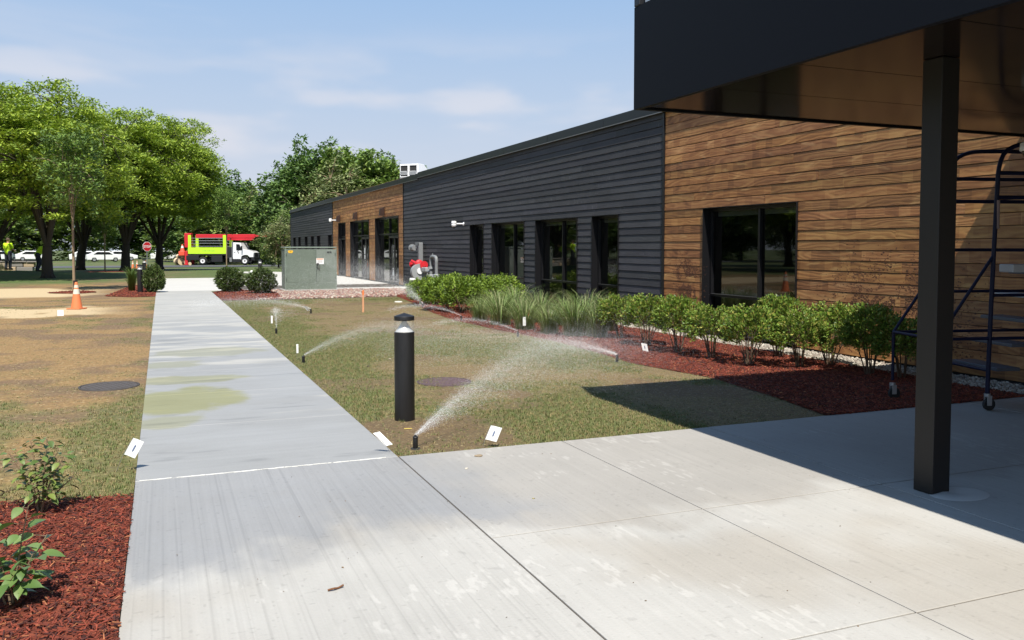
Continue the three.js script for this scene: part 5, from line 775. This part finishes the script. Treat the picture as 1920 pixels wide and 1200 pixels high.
function worker(px, py, y, turn, pose, label, h) {
  const [x, z] = ground(px, py, y), t = thing('person', label, 'person', [x, land(x, z) + .01, z], turn, null), J = pose;
  const arm = (s) => [[...J.sh[s], ...J.el[s], .052, .04], [...J.el[s], ...J.wr[s], .039, .027]];
  const body = [[0, J.hip, 0, ...J.chest, .13, .14], [...J.chest, ...J.neck, .1, .055], [...J.neck, ...J.head.map((v, i) => v - (i === 1 ? .06 : 0)), .052, .05], ...[0, 1].flatMap((s) => [[...J.hj[s], ...J.kn[s], .085, .06], [...J.kn[s], ...J.an[s], .055, .036], [J.an[s][0], .045, J.an[s][2], J.an[s][0], .035, J.an[s][2] + .15, .045, .035]]), ...arm(0), ...arm(1)];
  const H = J.head, head = sdfMesh([[H[0], H[1] + .02, H[2] - .012, H[0], H[1] + .03, H[2] + .01, .092, .088], [H[0], H[1] - .07, H[2] + .03, H[0], H[1] - .02, H[2] + .02, .052, .07], [H[0], H[1] - .005, H[2] + .098, H[0], H[1] - .022, H[2] + .112, .012, .014], [H[0] - .086, H[1] - .02, H[2] - .005, H[0] - .09, H[1] + .012, H[2] - .005, .014, .017], [H[0] + .086, H[1] - .02, H[2] - .005, H[0] + .09, H[1] + .012, H[2] - .005, .014, .017]], 44, .02);
  const dirOf = (s) => J.wr[s].map((v, i) => v - J.el[s][i]);
  mesh('body', [sdfMesh(body, 84, .05), head, hand(J.wr[0], dirOf(0), 1), hand(J.wr[1], dirOf(1), -1)], MAT.skin, t);
  mesh('shirt', sdfMesh([[0, J.hip + .02, 0, ...J.chest, .155, .163], [J.chest[0] - .1, J.chest[1] + .06, J.chest[2], J.chest[0] + .1, J.chest[1] + .06, J.chest[2], .115, .115], ...[0, 1].map((s) => [...J.sh[s], ...J.el[s].map((v, i) => mix(J.sh[s][i], v, .75)), .08, .066])], 64, .05), MAT.neon, t);
  mesh('trousers', sdfMesh([[-.07, J.hip + .02, 0, .07, J.hip + .02, 0, .135, .135], ...[0, 1].flatMap((s) => [[...J.hj[s], ...J.kn[s], .108, .082], [...J.kn[s], J.an[s][0], .1, J.an[s][2], .08, .07]])], 64, .04), MAT.denim, t);
  for (const s of [0, 1]) mesh('boot', sdfMesh([[J.an[s][0], .06, J.an[s][2] - .03, J.an[s][0], .04, J.an[s][2] + .16, .055, .045]], 24, .01), M(.05, .035, .025, .8), t);
  mesh('hair', new THREE.SphereGeometry(.104, 20, 12, 0, 6.3, 0, 1.55).rotateX(-.35).translate(H[0], H[1] + .03, H[2] - .012), M(.10, .07, .05, .9), t);
  mesh('eyes', [new THREE.SphereGeometry(.011, 8, 6).translate(H[0] - .034, H[1] + .012, H[2] + .09), new THREE.SphereGeometry(.011, 8, 6).translate(H[0] + .034, H[1] + .012, H[2] + .09)], M(.04, .03, .03, .3), t); mesh('mouth', rbx(.045, .008, .01, H[0], H[1] - .062, H[2] + .083, .003), M(.28, .10, .09, .6), t);
}
worker(16, 506, .38, 2.6, { hip: .95, chest: [0, 1.3, 0], neck: [0, 1.5, .01], head: [0, 1.64, .03], hj: [[-.1, .92, 0], [.1, .92, 0]], kn: [[-.11, .5, .02], [.13, .5, .03]], an: [[-.12, .08, -.02], [.16, .08, 0]], sh: [[-.19, 1.41, 0], [.19, 1.41, 0]], el: [[-.25, 1.14, .06], [.26, 1.15, .05]], wr: [[-.14, 1.08, .28], [.14, 1.1, .28]] }, 'worker in a neon yellow shirt standing at the left edge, seen from behind');
worker(71, 508, .36, 1.9, { hip: .88, chest: [0, 1.18, .2], neck: [0, 1.33, .33], head: [0, 1.42, .42], hj: [[-.1, .86, 0], [.1, .86, 0]], kn: [[-.12, .46, .12], [.12, .46, .06]], an: [[-.13, .08, -.04], [.14, .08, -.02]], sh: [[-.18, 1.27, .26], [.18, 1.27, .26]], el: [[-.22, .99, .36], [.22, .99, .36]], wr: [[-.12, .82, .55], [.12, .8, .55]] }, 'worker in a neon yellow shirt bending beside the leaning forked trunk');
// ---------- small litter ----------
function bit(name, px, py, y, s, col, label, cat, n = 1) { const [x, z] = ground(px, py, y), t = thing(name, label, cat, [x, y, z], px); const r = rng(px), gs = [], g0 = stone; for (let k = 0; k < n; k++) gs.push(g0.clone().rotateY(r() * 6).scale(s * (.6 + .6 * r()), s * (.4 + .4 * r()), s * (.5 + .5 * r())).translate((r() - .5) * s * 1.5 * (n > 1), s * .3, (r() - .5) * s * (n > 1))); mesh('lump', gs, M(...col, .9), t); }
bit('mud_clod', 898, 856, .02, .022, [.26, .2, .13], 'crumbly mud clod on the plaza edge beside the leaning flag', 'clod', 6);
bit('pebble', 877, 879, .02, .014, [.5, .46, .38], 'pale pebble on the plaza below the mud clod', 'pebble', 2);
bit('pebble', 731, 674, .008, .03, [.42, .36, .27], 'pale stone on the lawn left of the near bollard', 'pebble', 1);
bit('wood_scrap', 690, 688, .008, .026, [.07, .05, .035], 'dark wood scrap on the lawn left of the near bollard', 'scrap', 1);
{ const [x, z] = ground(630, 1106, .02), t = thing('dry_twig', 'small dry brown twig lying on the sunlit plaza', 'twig', [x, .026, z], .1); mesh('stem', tube([V(-.04, 0, 0), V(-.015, .005, .006), V(.01, .0, -.004), V(.04, .006, -.012)], .005, 14, 6), M(.16, .07, .03, .9), t); }
{ const [x, z] = ground(1000, 936, .02), t = thing('yellow_leaf', 'tiny yellow leaf on the plaza', 'leaf', [x, .024, z], 1); gmesh('blade', leafShape(.03, .012), M(.62, .5, .08, .7, { side: THREE.DoubleSide }), t); }
{ const [x, z] = ground(765, 806, .0), t = thing('yellow_strip', 'short yellow plastic strip on the bare soil below the near bollard', 'strip', [x, .012, z], -.2); mesh('strip', rbx(.07, .004, .009, 0, 0, 0, .001), M(.8, .62, .12, .6), t); }
{ const r = rng(91); const o = scatter('leaf_litter', leafShape(.02, .007), M(1, 1, 1, .9, { side: THREE.DoubleSide }), 420, (i, d, c) => { const z = -6.3 + r() * 6, x = -.1 + r() * 5; d.position.set(x, .0225 + r() * .002, z); d.rotation.set((r() - .5) * .5, r() * 6.3, (r() - .5) * .5); const s = .25 + .6 * r() * r(); d.scale.set(s, s, s); const k = .5 + r(); c.setRGB(.16 * k, .10 * k, .05 * k); if (r() < .65) return false; }); tag(o, 'tiny scattered leaf litter on the plaza', 'litter'); }

scene.traverse((o) => { if (o.isMesh) { o.castShadow = true; o.receiveShadow = true; } });
renderer.render(scene, camera);
